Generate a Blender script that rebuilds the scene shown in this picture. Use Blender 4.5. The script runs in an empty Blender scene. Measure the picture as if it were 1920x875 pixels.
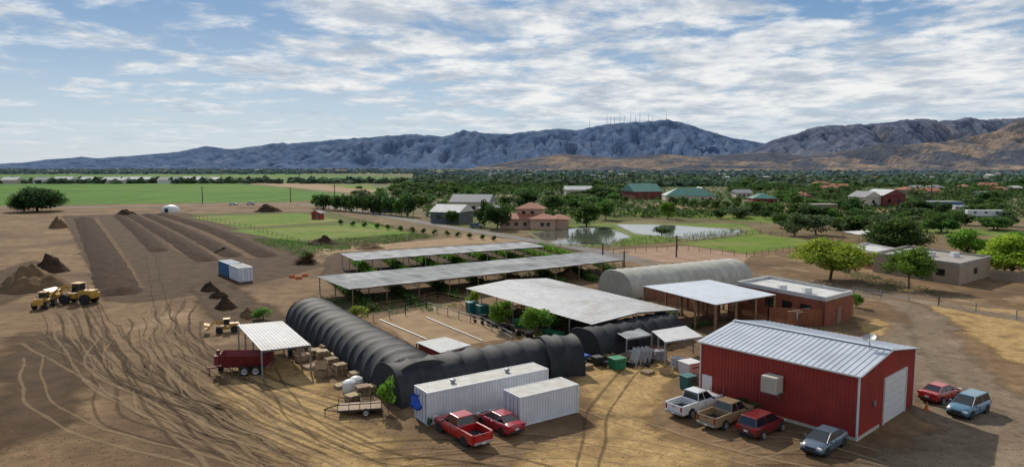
import bpy, math, random
import numpy as np
from mathutils import Vector, Matrix, noise
R=math.radians; PI=math.pi
S=bpy.context.scene; C=S.collection
random.seed(7); rng=np.random.default_rng(5)
F=1280.0; H=21.0; P=math.atan(125.5/1280)
def G(px,py,z=0.0):
    u=(px-960)/F; v=(437.5-py)/F
    dy=math.cos(P)+v*math.sin(P); dz=-math.sin(P)+v*math.cos(P)
    t=(z-H)/dz
    return Vector((u*t,dy*t,z))
# ---------------------------------------------------------------- materials
def M(name,c1,c2=None,rough=.8,metal=0,scale=2.0,bump=0,bscale=None,alpha=None,big=None,island=0,rand=0,spec=.5,stretch=None,trans=0,wave=None,detail=6):
    m=bpy.data.materials.new(name); m.use_nodes=True; nt=m.node_tree; N=nt.nodes; L=nt.links
    b=N['Principled BSDF']; out=N['Material Output']
    b.inputs['Roughness'].default_value=rough; b.inputs['Metallic'].default_value=metal
    b.inputs['Specular IOR Level'].default_value=spec
    tc=N.new('ShaderNodeTexCoord'); co=tc.outputs['Object']
    if stretch:
        mp=N.new('ShaderNodeMapping'); mp.inputs['Scale'].default_value=stretch[:3]
        if len(stretch)>3: mp.inputs['Rotation'].default_value=(0,0,stretch[3])
        L.new(co,mp.inputs['Vector']); co=mp.outputs[0]
    c2=c2 or tuple(x*.8 for x in c1)
    n=N.new('ShaderNodeTexNoise'); n.inputs['Scale'].default_value=scale; n.inputs['Detail'].default_value=detail; n.inputs['Roughness'].default_value=.62
    L.new(co,n.inputs['Vector'])
    r=N.new('ShaderNodeValToRGB'); r.color_ramp.elements[0].position=.36; r.color_ramp.elements[1].position=.64
    r.color_ramp.elements[0].color=(*c2,1); r.color_ramp.elements[1].color=(*c1,1)
    L.new(n.outputs['Fac'],r.inputs['Fac']); col=r.outputs['Color']
    def mix(kind,fac,a,bb):
        x=N.new('ShaderNodeMix'); x.data_type='RGBA'; x.blend_type=kind
        if isinstance(fac,(int,float)): x.inputs[0].default_value=fac
        else: L.new(fac,x.inputs[0])
        for s,i in ((a,6),(bb,7)):
            if isinstance(s,tuple): x.inputs[i].default_value=(*s,1)
            else: L.new(s,x.inputs[i])
        return x.outputs[2]
    if big:   # list of (scale,colour,lo,hi)
        for sc,cc,lo,hi in big:
            n2=N.new('ShaderNodeTexNoise'); n2.inputs['Scale'].default_value=sc; n2.inputs['Detail'].default_value=7; n2.inputs['Roughness'].default_value=.6
            L.new(tc.outputs['Object'],n2.inputs['Vector'])
            mr=N.new('ShaderNodeMapRange'); mr.inputs[1].default_value=lo; mr.inputs[2].default_value=hi
            L.new(n2.outputs['Fac'],mr.inputs[0]); col=mix('MIX',mr.outputs[0],col,cc)
    if wave:
        w=N.new('ShaderNodeTexWave'); w.inputs['Scale'].default_value=wave[0]; w.inputs['Distortion'].default_value=wave[2]; w.inputs['Detail'].default_value=2
        mp=N.new('ShaderNodeMapping'); mp.inputs['Rotation'].default_value=(0,0,wave[1]); L.new(tc.outputs['Object'],mp.inputs['Vector']); L.new(mp.outputs[0],w.inputs['Vector'])
        mr=N.new('ShaderNodeMapRange'); mr.inputs[3].default_value=0; mr.inputs[4].default_value=wave[3]; L.new(w.outputs['Fac'],mr.inputs[0])
        col=mix('MIX',mr.outputs[0],col,wave[4])
    if island:
        g=N.new('ShaderNodeNewGeometry'); h=N.new('ShaderNodeHueSaturation')
        mr=N.new('ShaderNodeMapRange'); mr.inputs[3].default_value=1-island; mr.inputs[4].default_value=1+island
        L.new(g.outputs['Random Per Island'],mr.inputs[0]); L.new(mr.outputs[0],h.inputs['Value']); L.new(col,h.inputs['Color']); col=h.outputs[0]
    if rand:
        g=N.new('ShaderNodeObjectInfo'); h=N.new('ShaderNodeHueSaturation')
        mr=N.new('ShaderNodeMapRange'); mr.inputs[3].default_value=1-rand; mr.inputs[4].default_value=1+rand
        L.new(g.outputs['Random'],mr.inputs[0]); L.new(mr.outputs[0],h.inputs['Value'])
        mr=N.new('ShaderNodeMapRange'); mr.inputs[3].default_value=.5-rand*.06; mr.inputs[4].default_value=.5+rand*.06
        L.new(g.outputs['Random'],mr.inputs[0]); L.new(mr.outputs[0],h.inputs['Hue'])
        L.new(col,h.inputs['Color']); col=h.outputs[0]
    L.new(col,b.inputs['Base Color'])
    if bump:
        n3=N.new('ShaderNodeTexNoise'); n3.inputs['Scale'].default_value=bscale or scale*4; n3.inputs['Detail'].default_value=6
        L.new(co,n3.inputs['Vector']); bp=N.new('ShaderNodeBump'); bp.inputs['Strength'].default_value=min(1,bump*4); bp.inputs['Distance'].default_value=bump
        L.new(n3.outputs['Fac'],bp.inputs['Height']); L.new(bp.outputs[0],b.inputs['Normal'])
    sh=b.outputs[0]
    if trans:
        t=N.new('ShaderNodeBsdfTranslucent'); L.new(col,t.inputs['Color']); x=N.new('ShaderNodeMixShader'); x.inputs[0].default_value=trans
        L.new(sh,x.inputs[1]); L.new(t.outputs[0],x.inputs[2]); sh=x.outputs[0]
    if alpha is not None:
        at=N.new('ShaderNodeAttribute'); at.attribute_name='a'
        nn=N.new('ShaderNodeTexNoise'); nn.inputs['Scale'].default_value=alpha[0]; nn.inputs['Detail'].default_value=6; nn.inputs['Roughness'].default_value=.65; L.new(tc.outputs['Object'],nn.inputs['Vector'])
        ma=N.new('ShaderNodeMath'); ma.operation='MULTIPLY_ADD'; ma.inputs[1].default_value=alpha[1]; L.new(nn.outputs['Fac'],ma.inputs[0]); L.new(at.outputs['Fac'],ma.inputs[2])
        mr=N.new('ShaderNodeMapRange'); mr.interpolation_type='SMOOTHSTEP'; k=alpha[1]*.5
        mr.inputs[1].default_value=.25+k; mr.inputs[2].default_value=.75+k; mr.inputs[4].default_value=alpha[2] if len(alpha)>2 else 1
        L.new(ma.outputs[0],mr.inputs[0])
        t=N.new('ShaderNodeBsdfTransparent'); x=N.new('ShaderNodeMixShader'); L.new(mr.outputs[0],x.inputs[0]); L.new(t.outputs[0],x.inputs[1]); L.new(sh,x.inputs[2]); sh=x.outputs[0]
    L.new(sh,out.inputs['Surface'])
    return m
def paint(name,c): 
    m=M(name,c,tuple(x*.85 for x in c),rough=.28,scale=.8); m.node_tree.nodes['Principled BSDF'].inputs['Coat Weight'].default_value=.6; return m
W=dict(
 red_paint=paint('red_paint',(.42,.012,.015)), red2=paint('metallic_red',(.36,.015,.03)), darkred=paint('dark_red_paint',(.17,.012,.014)),
 white_paint=paint('white_paint',(.68,.69,.70)), tan_paint=paint('tan_paint',(.30,.21,.12)), slate=paint('slate_paint',(.09,.13,.18)), blue_paint=paint('blue_paint',(.08,.2,.3)),
 spread_red=M('worn_red_paint',(.20,.018,.022),(.11,.014,.016),rough=.6,scale=3),
 glass=M('car_glass',(.012,.016,.02),rough=.07,spec=.8), tyre=M('rubber',(.018,.018,.018),rough=.9), rim=M('alloy',(.45,.46,.47),rough=.3,metal=.7),
 dark=M('dark_plastic',(.025,.025,.027),rough=.7), lamp=M('lamp_lens',(.7,.7,.68),rough=.15), tail=M('tail_lens',(.35,.01,.01),rough=.2),
 barn_red=M('barn_red_steel',(.32,.030,.020),(.25,.023,.016),rough=.6,scale=.7,big=[(.25,(.20,.022,.016),.52,.85)]), far_red=M('faded_red_wall',(.20,.035,.03),(.15,.03,.025),scale=.5),
 steel=M('galvanised_roof',(.50,.54,.60),(.42,.46,.51),rough=.5,metal=.1,scale=.5,big=[(.2,(.34,.37,.41),.5,.85)]),
 white_roof=M('weathered_white_roof',(.50,.50,.50),(.40,.40,.40),rough=.7,scale=.8,big=[(.12,(.28,.25,.21),.53,.75),(1.1,(.56,.56,.55),.55,.75)],bump=.03),
 container=M('container_white',(.64,.65,.68),(.56,.57,.6),rough=.5,scale=.9,big=[(1.3,(.33,.22,.14),.66,.78)]),
 cont_roof=M('container_roof_dusty',(.50,.49,.45),(.38,.36,.32),rough=.7,scale=1.2,big=[(.7,(.24,.17,.11),.58,.8)]),
 cont_blue=M('container_blue',(.03,.14,.30),(.025,.10,.22),rough=.5,scale=.8),
 white=M('white_trim',(.62,.62,.61),(.56,.56,.55),rough=.5), cream=M('cream_wall',(.50,.44,.35),(.45,.39,.31),scale=.4),
 grey=M('grey_metal',(.3,.31,.32),(.22,.22,.23),rough=.5,metal=.4), beige=M('cooler_beige',(.5,.46,.38),(.43,.39,.32),rough=.6),
 black_net=M('black_shade_cloth',(.030,.032,.037),(.014,.015,.018),rough=.72,scale=.7,bump=.05,bscale=1.5,spec=.3),
 black_end=M('black_net_panel',(.03,.03,.032),(.015,.016,.017),rough=.9,scale=3),
 shade=M('grey_shade_cloth',(.23,.24,.25),(.13,.14,.15),rough=.85,scale=.5,bump=.04,big=[(.1,(.34,.35,.35),.48,.66)],wave=(.12,R(-38),2.0,.45,(.09,.095,.10))),
 shade2=M('pale_shade_cloth',(.34,.35,.36),(.22,.23,.24),rough=.85,scale=.5,bump=.04,wave=(.1,R(-38),2.0,.4,(.14,.145,.15))),
 poly=M('greenhouse_film',(.56,.54,.46),(.40,.39,.32),rough=.35,scale=.5,trans=.25),
 wood=M('weathered_wood',(.26,.16,.09),(.17,.1,.055),scale=3,stretch=(1,1,.2)), redwood=M('redwood_boards',(.30,.10,.04),(.19,.06,.025),scale=2,stretch=(3,3,.3)),
 pallet=M('pallet_wood',(.44,.31,.18),(.28,.19,.105),scale=4,rand=.3), rust=M('rust_wall',(.24,.065,.03),(.16,.045,.022),scale=1),
 adobe=M('adobe_wall',(.33,.25,.18),(.28,.21,.15),scale=.8,bump=.02), adobe_roof=M('adobe_flat_roof',(.34,.31,.27),(.24,.21,.18),scale=.4),
 flatwhite=M('white_flat_roof',(.55,.55,.54),(.44,.43,.41),scale=.5,big=[(.3,(.34,.32,.29),.55,.75)]), terracotta=M('terracotta_tile',(.36,.13,.075),(.25,.09,.05),scale=1.5,bump=.05,bscale=4),
 salmon=M('salmon_stucco',(.46,.30,.22),(.40,.26,.18),scale=.5), greenroof=M('green_metal_roof',(.03,.16,.125),(.025,.12,.095),rough=.5,scale=.5),
 greyroof=M('grey_shingle',(.25,.25,.27),(.18,.18,.19),scale=.8), dark_wall=M('dark_grey_wall',(.10,.105,.12),(.08,.085,.1),scale=.5), brown=M('brown_wall',(.22,.15,.1),(.18,.12,.08),scale=.5),
 yellow=M('machine_yellow',(.50,.27,.03),(.30,.16,.03),rough=.55,scale=1.5), blue=M('blue_tarp',(.01,.07,.45),(.01,.05,.3),rough=.5,scale=4), teal=M('teal_bin',(.01,.14,.13),(.01,.1,.1),rough=.5),
 green_bin=M('green_bin',(.01,.2,.09),(.01,.14,.06),rough=.5), orange=M('orange_plastic',(.6,.12,.02),rough=.5), sack=M('grey_sack',(.42,.42,.44),(.33,.33,.35),scale=3),
 bark=M('bark',(.09,.06,.04),(.05,.035,.025),scale=4),
)
def foliage(name,c,d): return M(name,c,d,rough=.75,scale=2.2,island=.45,rand=.25,spec=.25,trans=.45)
W['leaf_dark']=foliage('dark_foliage',(.065,.135,.03),(.03,.065,.02)); W['leaf_mid']=foliage('mid_foliage',(.115,.21,.04),(.052,.105,.025))
W['leaf_bright']=foliage('bright_foliage',(.20,.36,.04),(.09,.19,.025)); W['leaf_lime']=foliage('lime_foliage',(.38,.47,.04),(.19,.27,.03)); W['leaf_blue']=foliage('dusty_foliage',(.14,.20,.08),(.07,.105,.045))
# ---------------------------------------------------------------- mesh builder
class MB:
    def __init__(s): s.v=[]; s.f=[]
    def add(s,vs,fs,T=None):
        o=len(s.v)
        s.v+= [tuple(T@Vector(p)) if T else tuple(p) for p in vs]; s.f+=[tuple(i+o for i in f) for f in fs]; return s
    def box(s,c,d,rz=0,rx=0,ry=0,taper=1):
        x,y,z=[k/2 for k in d]; t=taper
        vs=[(-x,-y,-z),(x,-y,-z),(x,y,-z),(-x,y,-z),(-x*t,-y*t,z),(x*t,-y*t,z),(x*t,y*t,z),(-x*t,y*t,z)]
        T=Matrix.Translation(Vector(c))@Matrix.Rotation(rz,4,'Z')@Matrix.Rotation(ry,4,'Y')@Matrix.Rotation(rx,4,'X')
        return s.add(vs,[(0,3,2,1),(4,5,6,7),(0,1,5,4),(1,2,6,5),(2,3,7,6),(3,0,4,7)],T)
    def tube(s,a,b,r,r2=None,n=6):
        a=Vector(a); b=Vector(b); d=(b-a); r2=r if r2 is None else r2
        u=d.orthogonal().normalized(); w=d.normalized().cross(u); o=[]
        for p,rr in ((a,r),(b,r2)):
            for i in range(n):
                t=2*PI*(i+.5)/n; o.append(p+u*math.cos(t)*rr+w*math.sin(t)*rr)
        fs=[(i,(i+1)%n,n+(i+1)%n,n+i) for i in range(n)]+[tuple(range(n))[::-1],tuple(range(n,2*n))]
        return s.add(o,fs)
    def prism(s,pts,z0,z1):
        n=len(pts); vs=[(p[0],p[1],z0) for p in pts]+[(p[0],p[1],z1) for p in pts]
        return s.add(vs,[(i,(i+1)%n,n+(i+1)%n,n+i) for i in range(n)]+[tuple(range(n))[::-1],tuple(range(n,2*n))])
    def quad(s,*p): return s.add(p,[tuple(range(len(p)))])
    def lathe(s,c,axis,prof,n=16):
        a=Vector(axis).normalized(); u=a.orthogonal().normalized(); w=a.cross(u); c=Vector(c); o=[]
        for r,h in prof:
            for i in range(n):
                t=2*PI*i/n; o.append(c+a*h+(u*math.cos(t)+w*math.sin(t))*r)
        k=len(prof); fs=[(j*n+i,j*n+(i+1)%n,(j+1)*n+(i+1)%n,(j+1)*n+i) for j in range(k-1) for i in range(n)]
        return s.add(o,fs+[tuple(range(n))[::-1],tuple(range((k-1)*n,k*n))])
    def ribbed(s,a,b,c,d,n,dep,flat=.6):
        a,b,c,d=map(Vector,(a,b,c,d)); nm=(b-a).cross(d-a).normalized(); o=[]
        for i in range(n):
            for t,e in ((i/n,0),((i+flat)/n,0),((i+flat+.1)/n,dep),((i+.93)/n,dep)): o.append((t,e))
        o.append((1,0)); vs=[]
        for t,e in o: vs+= [a.lerp(b,t)+nm*e, d.lerp(c,t)+nm*e]
        return s.add(vs,[(2*i,2*i+2,2*i+3,2*i+1) for i in range(len(o)-1)])
    def loft(s,rings,cap=True):
        n=len(rings[0]); vs=[p for r in rings for p in r]
        fs=[(j*n+i,j*n+(i+1)%n,(j+1)*n+(i+1)%n,(j+1)*n+i) for j in range(len(rings)-1) for i in range(n)]
        if cap: fs+=[tuple(range(n))[::-1],tuple(range(len(vs)-n,len(vs)))]
        return s.add(vs,fs)
    def build(s,name,mat,parent=None,smooth=False,bevel=0):
        me=bpy.data.meshes.new(name); me.from_pydata(s.v,[],s.f); me.materials.append(W[mat] if isinstance(mat,str) else mat)
        if smooth:
            me.polygons.foreach_set('use_smooth',[True]*len(me.polygons))
            try: me.set_sharp_from_angle(angle=R(42))
            except Exception: pass
        me.update(); o=bpy.data.objects.new(name,me); C.objects.link(o)
        if parent: o.parent=parent
        if bevel:
            b=o.modifiers.new('b','BEVEL'); b.width=bevel; b.segments=2; b.limit_method='ANGLE'
        return o
def tag(o,label=None,cat=None,group=None,kind=None):
    if label: o['label']=label
    if cat: o['category']=cat
    if group: o['group']=group
    if kind: o['kind']=kind
    return o
def thing(name,label,cat,loc=(0,0,0),rz=0,group=None):
    o=bpy.data.objects.new(name,None); C.objects.link(o); o.location=loc; o.rotation_euler=(0,0,rz); o.empty_display_size=.1
    return tag(o,label,cat,group)
def npmesh(name,v,f,mat,parent=None):
    me=bpy.data.meshes.new(name); me.from_pydata(v.tolist(),[],f.tolist()); me.materials.append(W[mat] if isinstance(mat,str) else mat); me.update()
    o=bpy.data.objects.new(name,me); C.objects.link(o)
    if parent: o.parent=parent
    return o
# ---------------------------------------------------------------- ground sheets
def smooth_path(pts,k=8):
    q=[pts[0]]+list(pts)+[pts[-1]]; o=[]
    for i in range(1,len(q)-2):
        p0,p1,p2,p3=q[i-1:i+3]
        for j in range(k):
            t=j/k; o.append(.5*((2*p1)+(-p0+p2)*t+(2*p0-5*p1+4*p2-p3)*t*t+(-p0+3*p1-3*p2+p3)*t**3))
    return o+[pts[-1]]
def sheet(name,vs,fs,al,mat,kind='structure',parent=None):
    me=bpy.data.meshes.new(name); me.from_pydata([tuple(v) for v in vs],[],fs); me.materials.append(mat)
    a=me.attributes.new('a','FLOAT','POINT'); a.data.foreach_set('value',al)
    o=bpy.data.objects.new(name,me); C.objects.link(o); o['kind']=kind; return o
def ribbon(name,pix,w,z,mat,soft=.3,k=8,w2=None,wob=0):
    pts=smooth_path([G(*p) if len(p)==2 else Vector(p) for p in pix],k); vs=[];al=[];fs=[]; n=len(pts)
    for i,p in enumerate(pts):
        d=(pts[min(i+1,n-1)]-pts[max(i-1,0)]).normalized(); s=Vector((-d.y,d.x,0)); ww=w+(w2-w)*i/n if w2 else w
        e=1 if 0<i<n-1 else 0
        if wob: p=p+s*wob*noise.noise(Vector((p.x*.15,p.y*.15,w)))
        for q,a in ((-.5,0),(-.5+soft,e),(.5-soft,e),(.5,0)): vs.append((p.x+s.x*q*ww,p.y+s.y*q*ww,z)); al.append(a)
    for i in range(n-1):
        for j in range(3): fs.append((4*i+j,4*i+j+1,4*i+5+j,4*i+4+j))
    return sheet(name,vs,fs,al,mat)
def patch(name,pix,z,mat,soft=1.5,seg=6,jit=.5):
    P0=np.array([tuple(G(*p))[:2] for p in pix]); lo=P0.min(0); hi=P0.max(0); step=max(soft*.55,(hi-lo).max()/110)
    nx=int((hi[0]-lo[0])/step)+2; ny=int((hi[1]-lo[1])/step)+2
    X,Y=np.meshgrid(lo[0]+np.arange(nx+1)*step,lo[1]+np.arange(ny+1)*step); X=X.ravel(); Y=Y.ravel()
    inside=np.zeros(len(X),bool); dist=np.full(len(X),1e9); n=len(P0)
    for i in range(n):
        a=P0[i]; b=P0[(i+1)%n]; e=b-a; t=np.clip(((X-a[0])*e[0]+(Y-a[1])*e[1])/(e@e),0,1)
        dist=np.minimum(dist,np.hypot(X-a[0]-t*e[0],Y-a[1]-t*e[1]))
        c=((a[1]>Y)!=(b[1]>Y)); 
        with np.errstate(divide='ignore',invalid='ignore'): xi=(b[0]-a[0])*(Y-a[1])/(b[1]-a[1] if b[1]!=a[1] else 1e-9)+a[0]
        inside^=(c&(X<xi))
    al=np.where(inside,np.clip(dist/soft,0,1),0); w=nx+1; fs=[]
    for j in range(ny):
        for i in range(nx):
            q=(j*w+i,j*w+i+1,(j+1)*w+i+1,(j+1)*w+i)
            if max(al[q[0]],al[q[1]],al[q[2]],al[q[3]])>0: fs.append(q)
    return sheet(name,[(x,y,z) for x,y in zip(X,Y)],fs,al.tolist(),mat)
dirt=M('dirt',(.235,.15,.08),(.135,.083,.044),rough=.95,scale=.45,bump=.16,bscale=1.1,spec=.1,detail=11,big=[(.05,(.10,.062,.035),.46,.64),(.09,(.33,.225,.13),.57,.72),(2.5,(.085,.052,.03),.57,.74),(7,(.30,.21,.125),.62,.74)])
nt=dirt.node_tree; N=nt.nodes; L=nt.links; b=N['Principled BSDF']; src=b.inputs['Base Color'].links[0].from_socket
tc=N.new('ShaderNodeTexCoord'); sp=N.new('ShaderNodeSeparateXYZ'); L.new(tc.outputs['Object'],sp.inputs[0])
mr=N.new('ShaderNodeMapRange'); mr.inputs[1].default_value=150; mr.inputs[2].default_value=380; mr.inputs[4].default_value=.9; L.new(sp.outputs['Y'],mr.inputs[0])
mrx=N.new('ShaderNodeMapRange'); mrx.inputs[1].default_value=-110; mrx.inputs[2].default_value=-10; L.new(sp.outputs['X'],mrx.inputs[0])
far_f=N.new('ShaderNodeMapRange'); far_f.inputs[1].default_value=400; far_f.inputs[2].default_value=600; L.new(sp.outputs['Y'],far_f.inputs[0])
mxx=N.new('ShaderNodeMath'); mxx.operation='MAXIMUM'; L.new(mrx.outputs[0],mxx.inputs[0]); L.new(far_f.outputs[0],mxx.inputs[1])
mul=N.new('ShaderNodeMath'); mul.operation='MULTIPLY'; L.new(mr.outputs[0],mul.inputs[0]); L.new(mxx.outputs[0],mul.inputs[1])
nz=N.new('ShaderNodeTexNoise'); nz.inputs['Scale'].default_value=.022; nz.inputs['Detail'].default_value=8; L.new(tc.outputs['Object'],nz.inputs['Vector'])
rp=N.new('ShaderNodeValToRGB'); rp.color_ramp.elements[0].color=(.07,.10,.035,1); rp.color_ramp.elements[1].color=(.22,.18,.11,1); rp.color_ramp.elements[0].position=.48; rp.color_ramp.elements[1].position=.68
L.new(nz.outputs['Fac'],rp.inputs['Fac']); mx=N.new('ShaderNodeMix'); mx.data_type='RGBA'; L.new(mul.outputs[0],mx.inputs[0]); L.new(src,mx.inputs[6]); L.new(rp.outputs[0],mx.inputs[7]); L.new(mx.outputs[2],b.inputs['Base Color'])
g=MB(); n=40
xs=[-16000+32000*i/n for i in range(n+1)]; ys=[-60+16000*(j/n)**2.5 for j in range(n+1)]
g.v=[(x,y,0) for y in ys for x in xs]; g.f=[(j*(n+1)+i,j*(n+1)+i+1,(j+1)*(n+1)+i+1,(j+1)*(n+1)+i) for j in range(n) for i in range(n)]
tag(g.build('ground',dirt),kind='structure')
crop=M('crop_green',(.095,.21,.015),(.055,.135,.012),rough=.9,scale=.08,alpha=(.1,.2),spec=.05,wave=(.035,R(8),.6,.75,(.03,.085,.012)),big=[(.01,(.14,.24,.02),.48,.66)],stretch=(1,.12,1))
crop2=M('crop_green_far',(.075,.17,.03),(.055,.125,.025),rough=.9,scale=.02,alpha=(.1,.2),spec=.05,big=[(.005,(.13,.17,.05),.5,.6)])
past=M('pasture',(.15,.22,.035),(.09,.145,.025),rough=.95,scale=.3,alpha=(.15,.6),spec=.05,bump=.05,bscale=1,big=[(.05,(.21,.20,.07),.46,.66)])
past2=M('rough_pasture',(.16,.22,.045),(.09,.14,.03),rough=.95,scale=.2,alpha=(.08,1.2),spec=.05,bump=.05,bscale=1,big=[(.04,(.22,.19,.10),.48,.66)])
weedm=M('weedy_ground',(.08,.13,.03),(.13,.10,.05),rough=.95,scale=.3,alpha=(.2,1.1),spec=.05)
tan=M('pale_dirt',(.32,.22,.13),(.24,.16,.09),rough=.95,scale=.3,alpha=(.25,1.0),spec=.1,bump=.05)
lanem=M('trodden_soil',(.20,.13,.075),(.14,.09,.052),rough=.95,scale=.4,alpha=(.2,1.3,.7),spec=.1,bump=.08,bscale=1)
pink=M('pinkish_dirt',(.34,.23,.16),(.26,.17,.115),rough=.95,scale=.3,alpha=(.25,.9),spec=.1)
straw=M('straw_mulch',(.46,.31,.135),(.27,.17,.07),rough=.95,scale=1.6,alpha=(.3,1.6),spec=.1,bump=.09,bscale=3,detail=10,big=[(.4,(.19,.12,.052),.5,.68),(4,(.13,.085,.04),.58,.7)])
gravel=M('brown_gravel',(.24,.18,.125),(.155,.115,.078),rough=.95,scale=.8,alpha=(.22,1.8,.9),spec=.1,bump=.1,bscale=2,detail=10,big=[(.12,(.30,.23,.155),.5,.7),(3,(.09,.065,.045),.56,.7)])
asph=M('asphalt',(.20,.18,.165),(.15,.135,.12),rough=.9,scale=.3,alpha=(.3,.4),spec=.1)
soil=M('dark_soil',(.070,.043,.026),(.034,.022,.015),rough=.95,scale=.8,bump=.12,bscale=1.3,spec=.05,detail=9)
soila=M('dark_soil_ground',(.105,.064,.036),(.058,.037,.023),rough=.95,scale=.4,alpha=(.12,1.5,.92),spec=.1,bump=.12,bscale=1.1,detail=10)
bsoil=M('brown_soil',(.18,.112,.062),(.11,.07,.038),rough=.95,scale=.7,bump=.15,bscale=1.5,spec=.1)
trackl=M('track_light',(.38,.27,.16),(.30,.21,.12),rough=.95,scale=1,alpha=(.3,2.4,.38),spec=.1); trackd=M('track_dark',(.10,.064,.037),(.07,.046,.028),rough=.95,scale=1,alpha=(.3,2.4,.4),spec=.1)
patch('far_crop_field',[(-350,341),(-350,328),(560,325.5),(830,335),(770,342),(440,341)],.08,crop2,8)
patch('crop_field',[(-350,391),(-350,347),(445,343.5),(655,364),(560,378)],.03,crop,2)
patch('bare_lane',[(440,342.5),(620,345),(720,352),(735,360),(660,363)],.05,tan,6)
patch('grass_strip',[(600,346),(700,347),(720,356),(655,353)],.09,past,5)
patch('weed_ground',[(330,425),(340,400),(620,396),(800,440),(640,465),(540,475),(430,452)],.004,weedm,4)
patch('pasture',[(350,407),(565,399.5),(650,414),(455,427)],.012,past,1.2)
patch('pasture',[(424,432),(695,418),(778,437),(545,452)],.012,past,1.2)
patch('pasture',[(1150,394),(1440,403),(1600,418),(1500,424),(1330,411),(1160,404)],.012,past,5)
patch('pasture',[(1262,456),(1425,437),(1535,452),(1500,463),(1400,477)],.012,past,2)
patch('pasture',[(1560,415),(1920,432),(2100,450),(1700,440),(1560,430)],.012,past2,5)
patch('pasture',[(980,426),(1130,417),(1400,418),(1445,438),(1260,456),(1100,466),(1000,458)],.008,past2,4)
patch('weed_ground',[(780,400),(1150,385),(1230,410),(1000,430),(850,432)],.004,weedm,6)
patch('bare_lot',[(1120,470),(1200,464),(1290,460),(1420,479),(1400,494),(1230,494)],.014,pink,2)
patch('bare_lot',[(560,468),(900,440),(1010,452),(640,475),(600,500),(530,500)],.006,tan,4)
patch('bare_lot',[(1180,382),(1700,380),(1920,400),(1920,408),(1500,398),(1200,390)],.014,tan,6)
patch('yard',[(690,598),(820,570),(1010,630),(870,650),(770,655)],.008,tan,1.5)
patch('straw_ground',[(1010,650),(1290,640),(1310,720),(1250,790),(1400,850),(1500,940),(1100,980),(860,920),(960,830),(1090,790)],.012,straw,4)
patch('straw_ground',[(500,630),(640,690),(790,800),(900,870),(1000,960),(700,980),(440,880),(330,760),(400,650)],.010,straw,6)
patch('straw_ground',[(1700,560),(2000,585),(2050,720),(1860,675),(1780,615)],.012,straw,3)
patch('straw_ground',[(1590,600),(1650,592),(1690,610),(1660,640),(1600,620)],.012,straw,2)
patch('gravel_yard',[(1590,600),(1700,590),(1780,640),(1810,690),(2000,760),(2100,990),(1500,990),(1500,870),(1700,800)],.009,gravel,4)
patch('loose_soil',[(110,404),(350,398),(590,470),(620,500),(540,520),(420,550),(250,570),(180,568)],.006,soila,3)
patch('loose_soil',[(-100,540),(60,480),(120,500),(60,560),(-50,600)],.006,soila,4)
patch('loose_soil',[(330,540),(430,520),(580,600),(500,640),(380,610)],.007,soila,4)
patch('loose_soil',[(-60,640),(120,600),(260,650),(230,760),(60,900),(-150,900)],.005,soila,7)
patch('loose_soil',[(600,455),(1040,440),(1180,482),(900,520),(640,560),(590,520)],.005,soila,3)
for a,b_ in (((262,545),(178,407)),((345,478),(232,404)),((425,490),(262,403)),((480,488),(292,402))): ribbon('soil_lane',[a,((a[0]+b_[0])/2,(a[1]+b_[1])/2-8),b_],3.2,.010,lanem,.4)
ribbon('road',[(-350,396),(0,389.5),(300,386),(540,381.5),(640,391),(800,418),(940,441),(1100,467),(1240,497),(1420,525)],6.5,.020,asph,.1)
ribbon('road',[(1180,487),(1330,505),(1480,522),(1640,548),(1800,578),(2050,622)],5,.021,gravel,.3)
ribbon('gravel_drive',[(1420,525),(1560,545),(1660,562),(1735,592),(1755,632),(1790,680),(1900,760),(2050,850)],8.5,.018,gravel,.45)
ribbon('dirt_road',[(760,345),(1000,372),(1180,380),(1500,392),(1920,420)],9,.03,tan,.3)
TR=[[(90,585),(130,660),(270,770),(520,880)],[(250,590),(290,680),(430,790),(640,880)],[(335,560),(300,640),(380,750),(600,860)],[(60,640),(160,700),(330,800),(450,900)],
[(280,470),(300,560),(330,640),(440,720)],[(200,590),(230,700),(360,800),(560,890)],[(420,700),(500,760),(620,810),(760,870)],
[(700,870),(900,850),(1150,830),(1400,880)],[(500,690),(560,780),(700,850),(900,880)],[(1100,760),(1200,800),(1400,860),(1600,900)],[(1250,640),(1180,700),(1120,780),(1100,900)],[(1640,572),(1735,600),(1770,650),(1850,740),(1980,850)]]
random.seed(3)
for i in range(34):
    x0=random.uniform(60,400); y0=random.uniform(550,690); TR.append([(x0,y0),(x0+random.uniform(-25,45),y0+55),(x0+random.uniform(50,170),y0+130),(x0+random.uniform(180,400),y0+random.uniform(190,250))])
for i in range(8):
    x0=random.uniform(500,1500); y0=random.uniform(820,880); TR.append([(x0,y0),(x0+150,y0+random.uniform(-25,5)),(x0+330,y0+random.uniform(-10,40))])
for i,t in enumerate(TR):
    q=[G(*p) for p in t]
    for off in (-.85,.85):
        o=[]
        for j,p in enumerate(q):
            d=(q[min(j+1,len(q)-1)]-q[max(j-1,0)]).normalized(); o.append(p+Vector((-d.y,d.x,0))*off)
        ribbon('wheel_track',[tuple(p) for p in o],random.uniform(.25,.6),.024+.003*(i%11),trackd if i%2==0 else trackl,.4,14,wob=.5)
water=M('pond_water',(.12,.13,.10),(.08,.09,.07),rough=.07,scale=.1,alpha=(.07,1.3),spec=.8)
mud=M('mud_bank',(.17,.16,.07),(.10,.13,.04),rough=.9,scale=.4,alpha=(.2,.8))
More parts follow.
